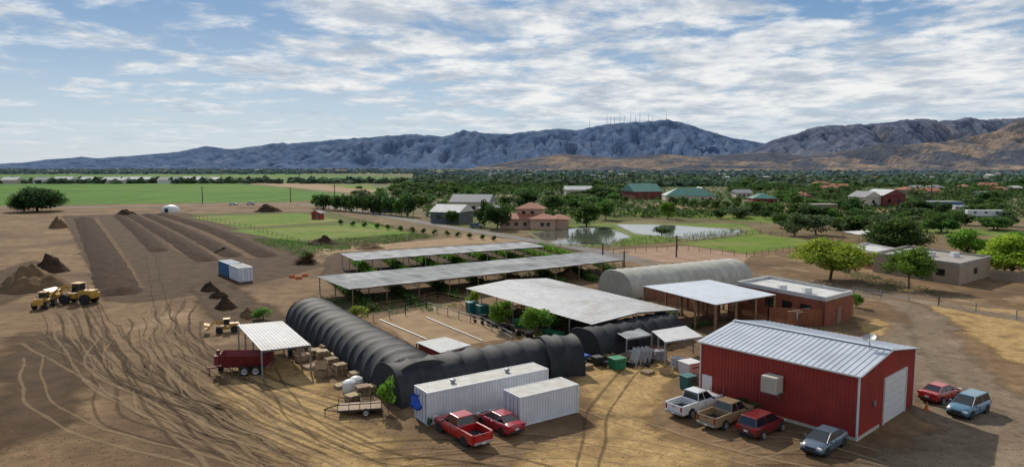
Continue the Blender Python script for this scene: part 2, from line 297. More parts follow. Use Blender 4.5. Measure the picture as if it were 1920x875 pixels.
for p in ([(988,437),(1060,428),(1140,426),(1188,443),(1145,460),(1030,458)],[(1146,420),(1250,421),(1400,431),(1396,439),(1300,450),(1185,438)]):
    cx=sum(q[0] for q in p)/6; cy=sum(q[1] for q in p)/6
    patch('pond_bank',[(cx+(x-cx)*1.05,cy+(y-cy)*1.1) for x,y in p],.024,mud,2)
    patch('pond',p,.035,water,2.5)
# ---------------------------------------------------------------- mountains
def mountains(name,crest,D,depth,mat,seed,rough=1.0):
    xs=[c[0] for c in crest]; ysv=[c[1] for c in crest]; nx=760; nr=40; vs=[]
    x0,x1=xs[0],xs[-1]; x1=min(x1,2500); x0=max(x0,-600)
    for j in range(nr+6):
        f=j/nr
        for i in range(nx+1):
            px=x0+(x1-x0)*i/nx; hc=max(0,(314-np.interp(px,xs,ysv))*D/F); X=(px-960)/F*D
            sp=noise.fractal(Vector((X/420+seed,f*1.6,0)),1,2,4)
            sp2=abs(noise.fractal(Vector((X/210+seed+f*.6,f*2.2,3)),.9,2,5)); sp3=noise.fractal(Vector((X/70,f*9,seed)),.8,2,3)
            if f<=1:
                h=hc*(f**1.2)*(1+(.6*sp-1.0*sp2*rough)*(1-f)**.6*1.3)-12*(1-f)+hc*.035*sp3*min(1,(1-f)*4)*f
                h+= -hc*.06*sp2
            else: h=hc*(1-(f-1)*4)
            vs.append((X,D-depth*(1-f)+(sp*depth*.22*(1-f)),h))
    w=nx+1; fs=[(j*w+i,j*w+i+1,(j+1)*w+i+1,(j+1)*w+i) for j in range(nr+5) for i in range(nx)]
    m=MB(); m.v=vs; m.f=fs; o=m.build(name,mat); o['kind']='structure'
    o.data.polygons.foreach_set('use_smooth',[True]*len(o.data.polygons))
far=[(-900,316),(-300,313),(0,311),(40,307),(100,300),(160,292),(200,297),(260,290),(330,284),(390,272),(430,278),(480,273),(530,268),(600,264),(650,258),(690,256),(740,252),(780,250),(830,254),(870,245),(910,247),(950,250),(1000,244),(1040,240),(1080,243),(1110,236),(1140,232),(1180,228),(1220,226),(1250,223),(1280,230),(1320,243),(1350,252),(1400,262),(1450,272),(1600,285),(2900,300)]
right=[(1300,316),(1380,290),(1440,262),(1480,250),(1510,238),(1550,233),(1600,231),(1650,229),(1700,224),(1750,226),(1800,220),(1850,222),(1880,220),(1960,216),(2100,210),(2900,240)]
near=[(820,318),(860,316),(900,308),(950,300),(1000,292),(1050,284),(1100,288),(1150,292),(1180,290),(1240,284),(1300,290),(1380,284),(1430,281),(1500,287),(1560,283),(1620,270),(1650,264),(1700,268),(1750,262),(1800,254),(1860,240),(1890,226),(1920,213),(2000,195),(2200,190),(2900,230)]
mfar=M('far_mountain',(.115,.16,.25),(.07,.108,.185),rough=1,scale=.006,bump=22,bscale=.012,spec=0,detail=10,big=[(.003,(.15,.185,.265),.5,.7),(.014,(.06,.092,.155),.56,.7)])  # blue aerial haze is painted into these rock colours
mright=M('right_mountain',(.145,.165,.215),(.08,.10,.15),rough=1,scale=.008,bump=20,bscale=.015,spec=0,detail=10,big=[(.003,(.21,.20,.215),.52,.7),(.016,(.065,.085,.12),.56,.7)])  # grey-blue stands for distance haze, mixed straight into the colours
mnear=M('near_hill',(.33,.24,.18),(.13,.12,.115),rough=1,scale=.01,bump=16,bscale=.03,spec=0,detail=10,big=[(.0026,(.085,.095,.12),.44,.54),(.03,(.10,.105,.075),.55,.7)])
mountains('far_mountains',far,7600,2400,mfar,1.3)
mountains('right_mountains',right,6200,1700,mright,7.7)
mountains('near_hills',near,4300,1300,mnear,4.1)
for px,hp in ((1104,17),(1136,24),(1143,18),(1150,14),(1160,20),(1168,16),(1180,22),(1189,15),(1197,20),(1213,16),(1221,12),(1246,14)):
    D=7560; X=(px-960)/F*D; z=(314-np.interp(px,[c[0] for c in far],[c[1] for c in far]))*D/F-14; h=hp*D/F+6
    t=thing('radio_tower','thin radio mast on the crest of the far mountain','radio tower',(X,D,z),0,'radio masts on the mountain crest')
    m=MB(); m.tube((0,0,0),(0,0,h*.7),2.2,1.5,4); m.build('mast','grey',t)
    m=MB(); m.tube((0,0,h*.7),(0,0,h),1.3,.7,4); m.build('antenna','grey',t)
# ---------------------------------------------------------------- trees
def leafquads(puffs,n,leaf,flat=1):
    c=np.array([p[:3] for p in puffs]); rr=np.array([p[3] for p in puffs]); w=rr**2; idx=rng.choice(len(puffs),n,p=w/w.sum())
    d=rng.normal(size=(n,3)); d/=np.linalg.norm(d,axis=1)[:,None]; r=rng.uniform(.35,1.08,n)**.6
    pos=c[idx]+d*(rr[idx]*r)[:,None]*np.array([1,1,flat]); a=rng.normal(size=(n,3)); a/=np.linalg.norm(a,axis=1)[:,None]
    b=np.cross(a,rng.normal(size=(n,3))); b/=np.linalg.norm(b,axis=1)[:,None]; s=leaf*rng.uniform(.5,1.3,n)[:,None]
    v=np.stack([pos-a*s,pos-b*s*.55,pos+a*s,pos+b*s*.55],1).reshape(-1,3); return v,np.arange(4*n).reshape(-1,4)
PR={}
def proto(kind,np_,n,leaf,z0,spread=1,rp=.2,trunk=.03,limbs=4,top=1.0):
    pf=[]; zc=(z0+top)/2; hz=(top-z0)/2
    for i in range(np_):
        while True:
            p=rng.uniform(-1,1,3)
            if .15<np.linalg.norm(p)<1: break
        r=rp*rng.uniform(.6,1.15); k=.5-r*.55
        taper=1-.25*max(0,p[2])
        pf.append((p[0]*k*taper*spread,p[1]*k*taper*spread,zc+p[2]*(hz-r*.6),r))
    v,f=leafquads(pf,n,leaf,.8)
    t=MB(); zt=z0+.12
    t.tube((0,0,-.01),(.02,.01,zt),trunk,trunk*.7,7)
    for i in range(limbs):
        p=pf[i]; t.tube((.02,.01,zt-.03),(p[0]*.8,p[1]*.8,p[2]),trunk*.55,trunk*.2,5)
    PR[kind]=(v,f,t,{})
def tree(kind,px,base,top,w,mat,label,cat='tree',group=None,name='tree',world=None):
    v,f,t,cache=PR[kind]
    loc=world or G(px,base); Y=loc.y; h=(base-top)*Y/F; ww=w*Y/F
    r=thing(name,label,cat,loc,random.uniform(0,6.28),group); r.scale=(ww,ww,h)
    if mat not in cache:
        c=npmesh('crown',v,f,mat,r); k=t.build('trunk','bark',r); cache[mat]=(c.data,k.data)
    else:
        for nm,me in zip(('crown','trunk'),cache[mat]): o=bpy.data.objects.new(nm,me); C.objects.link(o); o.parent=r
    return r
for i in range(5): proto('far%d'%i,9+3*i,650,.075,.05,1,.28-.025*i,.03,3)
for i in range(3): proto('mid%d'%i,26,2600,.042,.08,1,.19,.028,5)
proto('wide',46,8500,.024,.22,1,.16,.02,9); proto('airy',34,5200,.028,.18,1,.15,.018,8); proto('airy2',30,4600,.03,.22,1,.15,.018,8); proto('dense',44,8500,.028,.02,1,.2,.03,5)
proto('shrub',16,1500,.05,.0,1,.22,.02,5); proto('sapling',14,1000,.06,.12,1,.22,.02,4)
T=tree
T('dense',70,396,350,100,'leaf_dark','large dark round tree standing alone at the left edge of the green field')
T('dense',45,397,362,50,'leaf_dark','lower dark bush joined to the left side of the lone big tree','bush',name='bush')
T('airy',1010,632,568,84,'leaf_bright','feathery green tree beside the white greenhouse roof, the right one of two')
T('airy2',938,616,558,60,'leaf_bright','feathery green tree beside the white greenhouse roof, the left one of two')
T('shrub',886,575,542,34,'leaf_lime','lime green sapling at the far left corner of the white greenhouse roof')
T('shrub',671,602,570,52,'leaf_lime','bright lime shrub behind the far end of the black tunnel','shrub',name='shrub')
T('shrub',495,598,574,40,'leaf_bright','small green shrub beside the dark soil pile near the carport','shrub',name='shrub')
T('sapling',728,772,698,42,'leaf_bright','slim green sapling at the near corner of the black tunnel')
T('wide',1556,526,446,158,'leaf_lime','wide yellow-green tree in front of the tan flat-roofed house')
T('airy',1704,540,456,102,'leaf_bright','feathery green tree in front of the tan house wall')
T('dense',1683,474,406,120,'leaf_mid','dense round dark green tree behind the tan flat-roofed house')
T('mid0',1812,482,426,84,'leaf_bright','bright green tree behind the right end of the tan house')
T('dense',1895,515,436,124,'leaf_lime','big yellow-green tree at the right edge behind the low wall')
T('mid1',1925,470,425,60,'leaf_bright','green tree at the right edge behind the yellow-green one')
T('mid1',1765,434,386,68,'leaf_mid','rounded green tree beyond the dense dark tree on the right')
T('mid2',1870,430,405,60,'leaf_mid','low green tree near the parked white campers')
T('mid0',1490,442,396,62,'leaf_blue','dusty green tree left of the pair by the pasture fence'); T('mid2',1530,440,398,64,'leaf_blue','dusty green tree right of the pair by the pasture fence')
T('mid1',1465,428,393,36,'leaf_mid','small tree behind the pair by the pasture fence')
T('mid2',1605,576,547,30,'leaf_bright','small green tree at the corner of the rust coloured office')
T('mid0',1100,424,374,70,'leaf_mid','round green tree beside the pond, right of the red tiled house')
T('mid1',1136,412,366,44,'leaf_mid','taller green tree behind the one at the pond'); T('mid2',1252,410,375,36,'leaf_bright','light green tree standing in the pasture beyond the ponds')
T('mid1',932,430,374,54,'leaf_dark','dark tree against the left side of the red tiled house'); T('mid0',908,426,372,38,'leaf_dark','narrow dark tree left of the red tiled house')
T('mid2',847,420,392,32,'leaf_mid','small tree in front of the grey buildings'); T('mid0',880,396,350,38,'leaf_mid','dark tree behind the grey buildings'); T('mid1',1240,440,422,36,'leaf_blue','low bush between the two ponds','bush',name='bush')
T('mid2',1035,398,362,60,'leaf_mid','round tree behind the tower of the red tiled house'); T('mid0',985,392,356,56,'leaf_dark','dark tree left behind the red tiled house tower')
for i in range(18):
    T('far%d'%(i%5),596+i*10.5,391+i*.9,363+random.uniform(-2,3),26,'leaf_dark' if i%3 else 'leaf_mid','dark orchard tree in the row beside the road','tree','orchard trees in a row beside the road')
for i in range(16):
    T('far%d'%(i%5),1262+i*20,384+i*1.9+random.uniform(-1,1),366+i*1.6,20,'leaf_mid','small round tree in the pasture row','tree','small trees in a row along the far pasture')
for i in range(14):
    x=640+i*22; T('shrub',x,421+(x-640)*.105,411+(x-640)*.103,13,'leaf_mid','small bush along the diagonal road','bush','bushes along the diagonal road','bush')
regs=[(740,1180,346,396,74),(1180,1920,340,372,92),(1340,1920,372,412,62),(1560,1920,412,440,18),(640,960,352,392,34),(1060,1240,366,384,14)]
blocked=[(1170,1250,340,384),(1240,1360,350,388),(1405,1465,360,390),(1610,1700,355,392),(945,1055,385,435),(812,955,385,425),(690,765,380,400)]
for x0,x1,y0,y1,k in regs:
    for i in range(k):
        x=random.uniform(x0,x1); y=random.uniform(y0,y1)
        if any(a<x<b_ and c<y<d for a,b_,c,d in blocked): continue
        h=random.uniform(12,28)*(.5+(y-340)/110); T('far%d'%random.randrange(5),x,y,y-h,h*random.uniform(1.3,2.4),random.choice(['leaf_dark','leaf_mid','leaf_dark','leaf_mid','leaf_blue']),'green tree in the wooded belt beyond the farm','tree','trees of the wooded belt beyond the farm')
for px,b_,t_ in ((1052,372,328),(1060,350,322),(1075,352,324),(1085,350,322),(1112,352,325),(1128,350,326),(1170,352,324),(1018,352,328),(1000,350,326),(1186,350,324),(1200,352,328),(1150,352,327),(1745,372,338),(1790,372,345),(972,356,330)):
    loc=G(px,b_); h=(b_-t_)*loc.y/F; r=thing('palm_tree','tall thin palm rising above the distant trees','palm tree',loc,0,'palms above the distant trees')
    m=MB(); m.tube((0,0,0),(.3,0,h),.5,.3,6); m.build('trunk','bark',r); m=MB()
    for k in range(16):
        a=k*2.4; e=random.uniform(-.6,.8); s=3.4; d=Vector((math.cos(a),math.sin(a),0)); q=Vector((-d.y,d.x,0))*.5; c=Vector((.3,0,h))
        m.add([c-q,c+q,c+d*s*.6+q+Vector((0,0,e+.6)),c+d*s*.6-q+Vector((0,0,e+.6)),c+d*s+Vector((0,0,e-1))],[(0,1,2,3),(3,2,4)])
    m.build('crown','leaf_dark',r)
def lumps(name,pos,wx,hz,mat):
    n=len(pos); base=np.array([(1,0,.1),(0,1,.1),(-1,0,.1),(0,-1,.1),(.6,.6,.75),(-.6,.6,.8),(-.6,-.6,.7),(.6,-.6,.8),(0,0,1.05)])
    v=base[None]*np.stack([wx,wx,hz],1)[:,None,:]*rng.uniform(.6,1.2,(n,9,3))+pos[:,None,:]
    f=np.array([(0,4,7),(3,7,6),(2,6,5),(1,5,4),(0,1,4),(3,0,7),(2,3,6),(1,2,5),(4,8,7),(7,8,6),(6,8,5),(5,8,4)])
    ff=(f[None]+np.arange(n)[:,None,None]*9).reshape(-1,3); o=npmesh(name,v.reshape(-1,3),ff,mat); return o
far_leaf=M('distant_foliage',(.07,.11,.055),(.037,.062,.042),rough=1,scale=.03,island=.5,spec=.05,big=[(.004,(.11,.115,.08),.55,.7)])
hazy_leaf=M('hazy_foliage',(.10,.14,.135),(.065,.095,.105),rough=1,scale=.01,island=.35,spec=0,big=[(.003,(.15,.15,.135),.55,.7)])  # paler bluish copy of the distant foliage, haze painted into its colour
scrubm=M('scrub_foliage',(.09,.15,.042),(.052,.09,.032),rough=1,scale=.03,island=.5,spec=.05,trans=.3)
def far_pts(n,x0,x1,y0,y1,pw=1.0):
    x=rng.uniform(x0,x1,n); y=y0+(y1-y0)*rng.uniform(0,1,n)**pw; P_=np.array([tuple(G(a,b_)) for a,b_ in zip(x,y)]); return P_
pp=np.concatenate([far_pts(6200,780,2300,317.5,350,.9),far_pts(2600,-400,800,315.5,326,1),far_pts(500,-400,780,341.5,344.5),far_pts(250,-400,560,325.5,327)])
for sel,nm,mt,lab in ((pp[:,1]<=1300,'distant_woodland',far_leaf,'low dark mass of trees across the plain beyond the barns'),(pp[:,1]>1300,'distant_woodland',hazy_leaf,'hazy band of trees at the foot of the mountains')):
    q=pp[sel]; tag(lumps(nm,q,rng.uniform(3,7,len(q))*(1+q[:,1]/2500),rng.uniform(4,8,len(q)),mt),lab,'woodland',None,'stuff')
pp=far_pts(5200,800,2200,345,408); pf=[(p[0],p[1],.8,random.uniform(.9,2.5)) for p in pp]; v,f=leafquads(pf,40000,.78,.7); v[:,2]=np.abs(v[:,2])
tag(npmesh('scrub',v,f,scrubm),'low scrub scattered between the trees and houses beyond the farm','scrub',None,'stuff')
pf=[]
for p in np.concatenate([far_pts(1500,1190,2200,341,362),far_pts(600,740,1190,344,366),far_pts(260,1480,2100,362,378)]):
    pxx=960+p[0]/p[1]*F*.995; pyy=312+H/p[1]*F
    if any(a-6<pxx<b_+6 and c-2<pyy<d+14 for a,b_,c,d in blocked): continue
    pf.append((p[0],p[1],random.uniform(1.5,3),random.uniform(2,4.2)))
v,f=leafquads(pf,46000,1.15,.75); v[:,2]=np.abs(v[:,2]); tag(npmesh('tree_belt',v,f,scrubm),'continuous dark green tree belt around the green roofed barns','woodland',None,'stuff')
# ---------------------------------------------------------------- houses
def house(px,py,wpx,d,h,rz,roof,wall,rm,label,cat='house',group=None,name='house',rh=None,wins=3,detail=True):
    loc=G(px,py); w=wpx*loc.y/F; r=thing(name,label,cat,loc+Vector((0,d/2,0)),rz,group); rh=rh or min(w,d)*.22
    MB().box((0,0,h/2),(w,d,h)).build('wall',wall,r); m=MB(); e=.5
    if roof=='flat': m.box((0,0,h+.15),(w+.3,d+.3,.3))
    elif roof=='hip':
        a=w/2+e; b_=d/2+e; k=max(0,a-b_); m.add([(-a,-b_,h),(a,-b_,h),(a,b_,h),(-a,b_,h),(-k,0,h+rh),(k,0,h+rh)],[(0,1,5,4),(1,2,5),(2,3,4,5),(3,0,4),(3,2,1,0)])
    elif roof=='gable':
        a=w/2+e; b_=d/2+e; m.add([(-a,-b_,h),(a,-b_,h),(a,b_,h),(-a,b_,h),(-a,0,h+rh),(a,0,h+rh)],[(0,1,5,4),(1,2,5),(2,3,4,5),(3,0,4),(3,2,1,0)])
    elif roof=='gablef':
        a=w/2+e; b_=d/2+e; m.add([(-a,-b_,h),(a,-b_,h),(a,b_,h),(-a,b_,h),(0,-b_,h+rh),(0,b_,h+rh)],[(0,4,5,3),(1,2,5,4),(3,2,1,0)])
        m2=MB().add([(-w/2,-b_+.1,h),(w/2,-b_+.1,h),(0,-b_+.1,h+rh*.95)],[(0,1,2)]); m2.build('gable',wall,r)
    m.build('roof',rm,r)
    if detail:
        for k in range(wins):
            x=-w/2+w*(k+.7)/(wins+.4); o=MB().box((x,-d/2-.02,h*.55),(min(1.6,w/wins*.4),.08,h*.32)).build('window','glass',r)
        MB().box((w/2-w*.5/(wins+.4),-d/2-.03,1.1),(1.1,.08,2.2)).build('door','brown',r)
    return r
house(1209,374,56,22,5.0,R(12),'gable','far_red','greenroof','dark red barn with a steep green metal roof','barn',rh=5,wins=3)
house(1297,380,92,16,4.0,R(-4),'hip','cream','greenroof','long pale building with green hipped metal roof','building',rh=4.5,wins=6)
house(1318,378,28,14,5.6,R(-4),'gablef','cream','greenroof','taller gabled wing of the long green roofed building','building',rh=3,wins=2)
house(1437,384,44,13,3.5,R(-6),'hip','far_red','greenroof','low dark red building with a green roof','building',wins=3)
house(1672,388,46,16,6,R(8),'gablef','far_red','white_roof','tall dark red barn with pale roof','barn',rh=3,wins=2)
house(1634,388,34,14,5,R(8),'gablef','beige','greyroof','tan gabled shed left of the dark red barn','shed',rh=3,wins=1)
house(1775,393,60,10,3.6,R(0),'flat','cont_blue','greyroof','long blue workshop beyond the pasture','building',wins=4)
house(722,398,52,12,3.6,R(-8),'gable','dark_wall','greyroof','dark grey farmhouse beside the orchard row')
house(845,419,60,12,4.2,R(-22),'gable','dark_wall','flatwhite','dark grey shed with pale low roof, left of the grey pair','shed',wins=2)
house(885,404,74,14,5.8,R(-10),'gable','cream','greyroof','large grey roofed house behind the dark grey shed','house',wins=4)
house(916,412,36,10,4.5,R(-10),'hip','brown','greyroof','brown house between the grey roofed house and dark tree')
house(1085,366,50,12,4,R(4),'gable','cream','flatwhite','white roofed shed among the palms beyond the red tiled house','shed',wins=3)
house(1540,396,60,8,3,R(2),'flat','brown','adobe_roof','long low brown stable beyond the pair of dusty trees','stable',wins=5)
house(1395,372,30,10,3.6,R(0),'gable','cream','greyroof','small cream house between the two green roofed buildings')
house(1510,378,34,10,3.6,R(4),'hip','adobe','terracotta','tan house with red tiled roof beyond the long stable')
r=thing('mission_house','salmon stucco house with red tiled hipped roofs and a two storey tower','house',G(1000,431)+Vector((0,8,0)),R(-8))
for (x,y,w,d,h,rh) in ((-2,0,17,10,3.4,1.8),(4,-3,8,8,3.6,1.7),(-1,3,9,8,6.6,2.0),(9,2,6,9,3.2,1.4)):
    MB().box((x,y,h/2),(w,d,h)).build('wall','salmon',r); a=w/2+.6; b_=d/2+.6; k=max(0,a-b_); q=max(0,b_-a)
    ro=MB().add([(x-a,y-b_,h),(x+a,y-b_,h),(x+a,y+b_,h),(x-a,y+b_,h),(x-k,y-q,h+rh),(x+k,y+q,h+rh)],[(0,1,5,4),(1,2,5),(2,3,4,5),(3,0,4),(3,2,1,0)]).build('roof','terracotta',r)
for x,y,z in ((-8,-5.05,1.7),(-5,-5.05,1.7),(-2,-5.05,1.7),(4,-7.05,1.8),(6,-7.05,1.8),(-3,-1.05,5.2),(0,-1.05,5.2)):
    MB().box((x,y,z),(1.2,.08,1.2)).build('window','glass',r)
for k in range(75):
    x=random.uniform(820,1930) if k>8 else random.uniform(-50,700); y=random.uniform(326,345) if x>820 else random.uniform(317,325)
    house(x,y,0.0001+random.uniform(9,22),random.uniform(9,14),random.uniform(3,4.5),random.uniform(-.4,.4),random.choice(['hip','gable','flat']),random.choice(['cream','white','adobe','salmon']),random.choice(['greyroof','terracotta','flatwhite','adobe_roof']),'small pale house among the distant trees below the mountains','house','distant houses of the plain',detail=False)
for k in range(22):
    x=random.uniform(1180,1920); y=random.uniform(350,374)
    if any(a<x<b_ and c-6<y<d for a,b_,c,d in blocked): continue
    house(x,y,random.uniform(18,34),11,3.8,random.uniform(-.4,.4),random.choice(['hip','gable','flat']),random.choice(['cream','adobe','brown']),random.choice(['greyroof','terracotta','flatwhite']),'low house among the trees beyond the green roofed barns','house','houses among the trees beyond the barns')
for k,(x,w) in enumerate(((15,30),(75,26),(115,34),(160,22),(212,44),(255,46),(312,34),(358,40),(400,20))):
    house(x,343.5+random.uniform(-.5,1),w,16,4.5,random.uniform(-.05,.05),'gable',random.choice(['white','cream']),random.choice(['flatwhite','greyroof','white_roof']),'long low pale farm building along the back edge of the green field','farm building','farm buildings behind the green field',detail=False,name='farm_building')
house(594,411,18,3,2.4,R(-15),'gablef','barn_red','greyroof','tiny red shed alone in the pasture','shed',rh=1.2,wins=1)
t=thing('dome_tent','small white domed tent beyond the soil rows','tent',G(320,397)); m=MB(); m.lathe((0,0,0),(0,0,1),[(4,0),(3.9,1),(3.3,2.1),(2,2.9),(.4,3.2)],18); m.build('canopy','white',t,smooth=True); MB().box((0,-3.95,.9),(1.6,.2,1.8)).build('door','dark',t)
def block(name,label,cat,pix,z,wall,roof,par=.35):
    pts=[G(x,y,z) for x,y in pix]; c=sum(pts,Vector())/len(pts); c.z=0; r=thing(name,label,cat,c)
    l=[p-c for p in pts]; MB().prism(l,0,z-.2).build('wall',wall,r)
    m=MB(); k=[Vector((p.x*.96,p.y*.96,0)) for p in l]; n=len(l)
    m.add([(p.x*1.005,p.y*1.005,z-.2) for p in l]+[(p.x*1.005,p.y*1.005,z+par) for p in l]+[(p.x,p.y,z+par) for p in k]+[(p.x,p.y,z-.05) for p in k],[(j*n+i,j*n+(i+1)%n,(j+1)*n+(i+1)%n,(j+1)*n+i) for j in range(3) for i in range(n)]+[tuple(range(3*n,4*n))])
    m.build('roof',roof,r); return r,l
def on_wall(r,a,b_,t,z,w,h,mat,name,proud=.06):
    p=a.lerp(b_,t); d=(b_-a).normalized(); nm=Vector((d.y,-d.x,0)); 
    if nm.dot(Vector(r.location)+p)>0: nm=-nm
    c=p+nm*proud*.5; return MB().box((c.x,c.y,z),(w,proud+.06,h),rz=math.atan2(d.y,d.x)).build(name,mat,r)
r,l=block('adobe_house','long tan flat roofed adobe house behind the feathery trees','house',[(1638,476),(1700,463),(1858,483),(1800,497)],3.6,'adobe','adobe_roof')
for t in (.3,.55,.8): on_wall(r,l[0],l[3],t,1.9,1.6,1.2,'glass','window')
on_wall(r,l[0],l[3],.68,1.1,1.1,2.2,'brown','door'); on_wall(r,l[3],l[2],.5,1.9,1.6,1.1,'glass','window')
for t in (.3,.5,.7): p=l[0].lerp(l[2],t); MB().box((p.x,p.y,4.0),(1.2,1.2,.9)).build('roof_cooler','white',r)
r,l=block('house_wing','reddish brown wing with white flat roof left of the tan house','house',[(1585,464),(1625,458),(1702,472),(1665,480)],3.4,'rust','flatwhite')
for t in (.3,.7): on_wall(r,l[0],l[3],t,1.8,1.8,1.2,'glass','window')
r,l=block('rust_office','low office with white flat roof and rust coloured walls beside the wooden fence','building',[(1383,531),(1440,521),(1598,549),(1548,562)],3.6,'rust','flatwhite')
for t in (.2,.4,.6,.8): on_wall(r,l[0],l[3],t,1.8,1.5,1.3,'glass','window')
on_wall(r,l[3],l[2],.5,1.1,1.1,2.2,'brown','door')
for t,u in ((.4,.3),(.6,.6)): p=l[0].lerp(l[3],t).lerp(l[2],u*.5); MB().box((p.x,p.y,4.0),(1,1,.7)).build('roof_vent','white',r)
# ---------------------------------------------------------------- canopies
def canopy(name,label,cat,pix,z,nu,nv,rm,pm,ribs=0,sag=.05,th=.06,pr=.07,gable=0,group=None):
    a,b_,c,d=[G(x,y,z) for x,y in pix]; o=(a+b_+c+d)/4; o.z=0; r=thing(name,label,cat,o,0,group); a,b_,c,d=[p-o for p in (a,b_,c,d)]
    def at(u,v,dz=0): p=a.lerp(b_,u).lerp(d.lerp(c,u),v); p.z=z+dz+gable*(1-abs(2*u-1)); return p
    m=MB()
    if ribs:
        if gable:
            for u0,u1 in ((0,.5),(.5,1)): m.ribbed(at(u0,0),at(u0,1),at(u1,1),at(u1,0),ribs,.035,.8)
        else: m.ribbed(a,b_,c,d,ribs,.04,.8)
    else:
        n1,n2=nu*4,nv*4
        for s in (0,-th):
            off=len(m.v); m.v+=[tuple(at(i/n1,j/n2,s-sag*abs(math.sin(PI*i/4))*abs(math.sin(PI*j/4))+(.05 if sag else 0)*random.uniform(-1,1))) for j in range(n2+1) for i in range(n1+1)]
            w=n1+1; m.f+=[(off+j*w+i,off+j*w+i+1,off+(j+1)*w+i+1,off+(j+1)*w+i) for j in range(n2) for i in range(n1)]
    m.build('roof',rm,r)
    for i in range(nu+1):
        for j in range(nv+1):
            p=at(i/nu*.98+.01,j/nv*.98+.01); MB().box((p.x,p.y,(p.z-.08)/2),(pr*2,pr*2,p.z-.08)).build('post',pm,r)
    for j in range(nv+1): p,q=at(.01,j/nv*.98+.01,-.14),at(.5,j/nv*.98+.01,-.14); MB().tube(p,q,.07,n=4).tube(q,at(.99,j/nv*.98+.01,-.14),.07,n=4).build('beam',pm,r)
    return r,at
canopy('shade_house','long flat pale shade cloth roof on posts, the farther of the two','shade structure',[(637,475),(985,453),(1022,462),(665,488)],3.0,9,2,'shade2','grey',sag=.4)
canopy('shade_house','long flat grey shade cloth roof on posts, the nearer and larger of the two','shade structure',[(592,518),(1100,472),(1172,487),(655,542)],3.0,10,2,'shade','wood',sag=.4)
canopy('greenhouse_roof','big white low pitched roof over dark nursery beds','greenhouse',[(873,540),(1025,521),(1275,580),(1110,608)],3.1,2,7,'white_roof','grey',ribs=34,gable=.5)
canopy('open_pavilion','blue grey metal roof on timber posts beside the wooden fence','pavilion',[(1205,536),(1330,524),(1455,552),(1342,571)],3.9,3,4,'steel','wood',ribs=24,th=.12,pr=.12)
canopy('carport','white metal roofed carport sheltering the red spreader','carport',[(445,608),(530,601),(583,646),(490,657)],2.9,1,3,'white_roof','grey',ribs=14)
canopy('small_canopy','small pale canopy in front of the second black tunnel, the left of two','canopy',[(1145,617),(1192,611),(1222,627),(1175,635)],2.3,1,1,'shade2','grey',ribs=8)
canopy('small_canopy','pale metal lean-to roof beside the red steel building, the right of two','canopy',[(1222,620),(1285,610),(1318,630),(1247,641)],2.6,1,2,'white_roof','grey',ribs=12)
canopy('small_canopy','thin white roof strip beyond the feathery trees on the right','canopy',[(1580,434),(1640,431),(1690,436),(1610,440)],3,2,1,'flatwhite','wood')
r,at=canopy('red_shed','small red shed with white metal roof behind the black tunnel','shed',[(780,641),(836,631),(884,646),(826,661)],2.5,1,1,'white_roof','grey',ribs=14)
m=MB(); m.prism([at(u,v).xy*.97 for u,v in ((.03,.03),(.97,.03),(.97,.97),(.03,.97))],0,2.4); m.build('wall','barn_red',r)
def fence(name,label,pix,h,mat,sp=2.5,boards=None,world=False):
    pts=[Vector(p) if world else G(*p) for p in pix]; r=thing(name,label,'fence',pts[0]); o=pts[0]; k=0
    rail=MB()
    for a,b_ in zip(pts[:-1],pts[1:]):
        a=a-o; b_=b_-o; n=max(1,int((b_-a).length/sp))
        for i in range(n+1):
            p=a.lerp(b_,i/n)
            if k<98: MB().box((p.x,p.y,h/2),(.11,.11,h)).build('post',mat,r); k+=1
        if boards:
            d=(b_-a).normalized(); m=int(h/.2)
            for j in range(m): c=(a+b_)/2; rail.box((c.x,c.y,.15+j*.2),((b_-a).length,.04,.17),rz=math.atan2(d.y,d.x))
        else:
            for z in (h*.5,h*.92): rail.tube(a+Vector((0,0,z)),b_+Vector((0,0,z)),.03,n=4)
    rail.build('boards' if boards else 'rail',mat,r); return r
fence('wooden_fence','horizontal board wooden fence under the blue grey pavilion roof',[(1365,592),(1440,606),(1540,612)],2.2,'redwood',2,True)
fence('wooden_fence','horizontal board wooden fence at the left side of the pavilion',[(1208,560),(1290,580),(1345,602)],2.2,'redwood',2,True)
fence('wooden_fence','tall rust boards at the right corner of the office',[(1550,606),(1598,592)],2.6,'redwood',2,True)
fence('pasture_fence','post and rail fence along the near side of the diagonal road',[(1150,476),(1270,468),(1400,482),(1480,470)],1.3,'wood',3)
fence('pasture_fence','post and rail fence around the bright pasture beyond the bare lot',[(1270,457),(1425,438),(1560,455),(1480,474)],1.3,'wood',4)
fence('pasture_fence','post and rail fence along the far pasture',[(1150,408),(1330,412),(1480,425),(1600,432)],1.3,'wood',6)
fence('pasture_fence','wire fence running along the gravel road on the right',[(1600,552),(1760,572),(1990,612)],1.3,'grey',4)
fence('pen_fence','thin rail pen fence behind the black tunnel',[(700,603),(760,590),(800,580),(905,610),(960,640)],1.2,'grey',2.5)
fence('pen_fence','wire pen fence along the shrubs left of the white greenhouse roof',[(690,585),(770,575),(820,560),(885,575)],1.3,'wood',2.5)
fence('pasture_fence','fence posts between the two pastures left of the road',[(360,407),(470,428),(560,455),(640,470)],1.2,'wood',5)
fence('pasture_fence','rail fence on the near bank of the ponds',[(1020,462),(1140,462),(1300,450),(1400,440)],1.2,'wood',4)
fence('garden_wall','low tan boundary wall at the right edge',[(1857,524),(1990,540)],2.0,'adobe',2,True)
for k,(a,b_) in enumerate((((712,600),(800,637)),((800,596),(905,640)))):
    m=MB(); p,q=G(*a),G(*b_); m.tube((p.x,p.y,.1),(q.x,q.y,.1),.07,n=6)
    tag(m.build('irrigation_pipe','white'),'long white pipe lying in the pen yard, '+('left','right')[k]+' one of two','pipe')
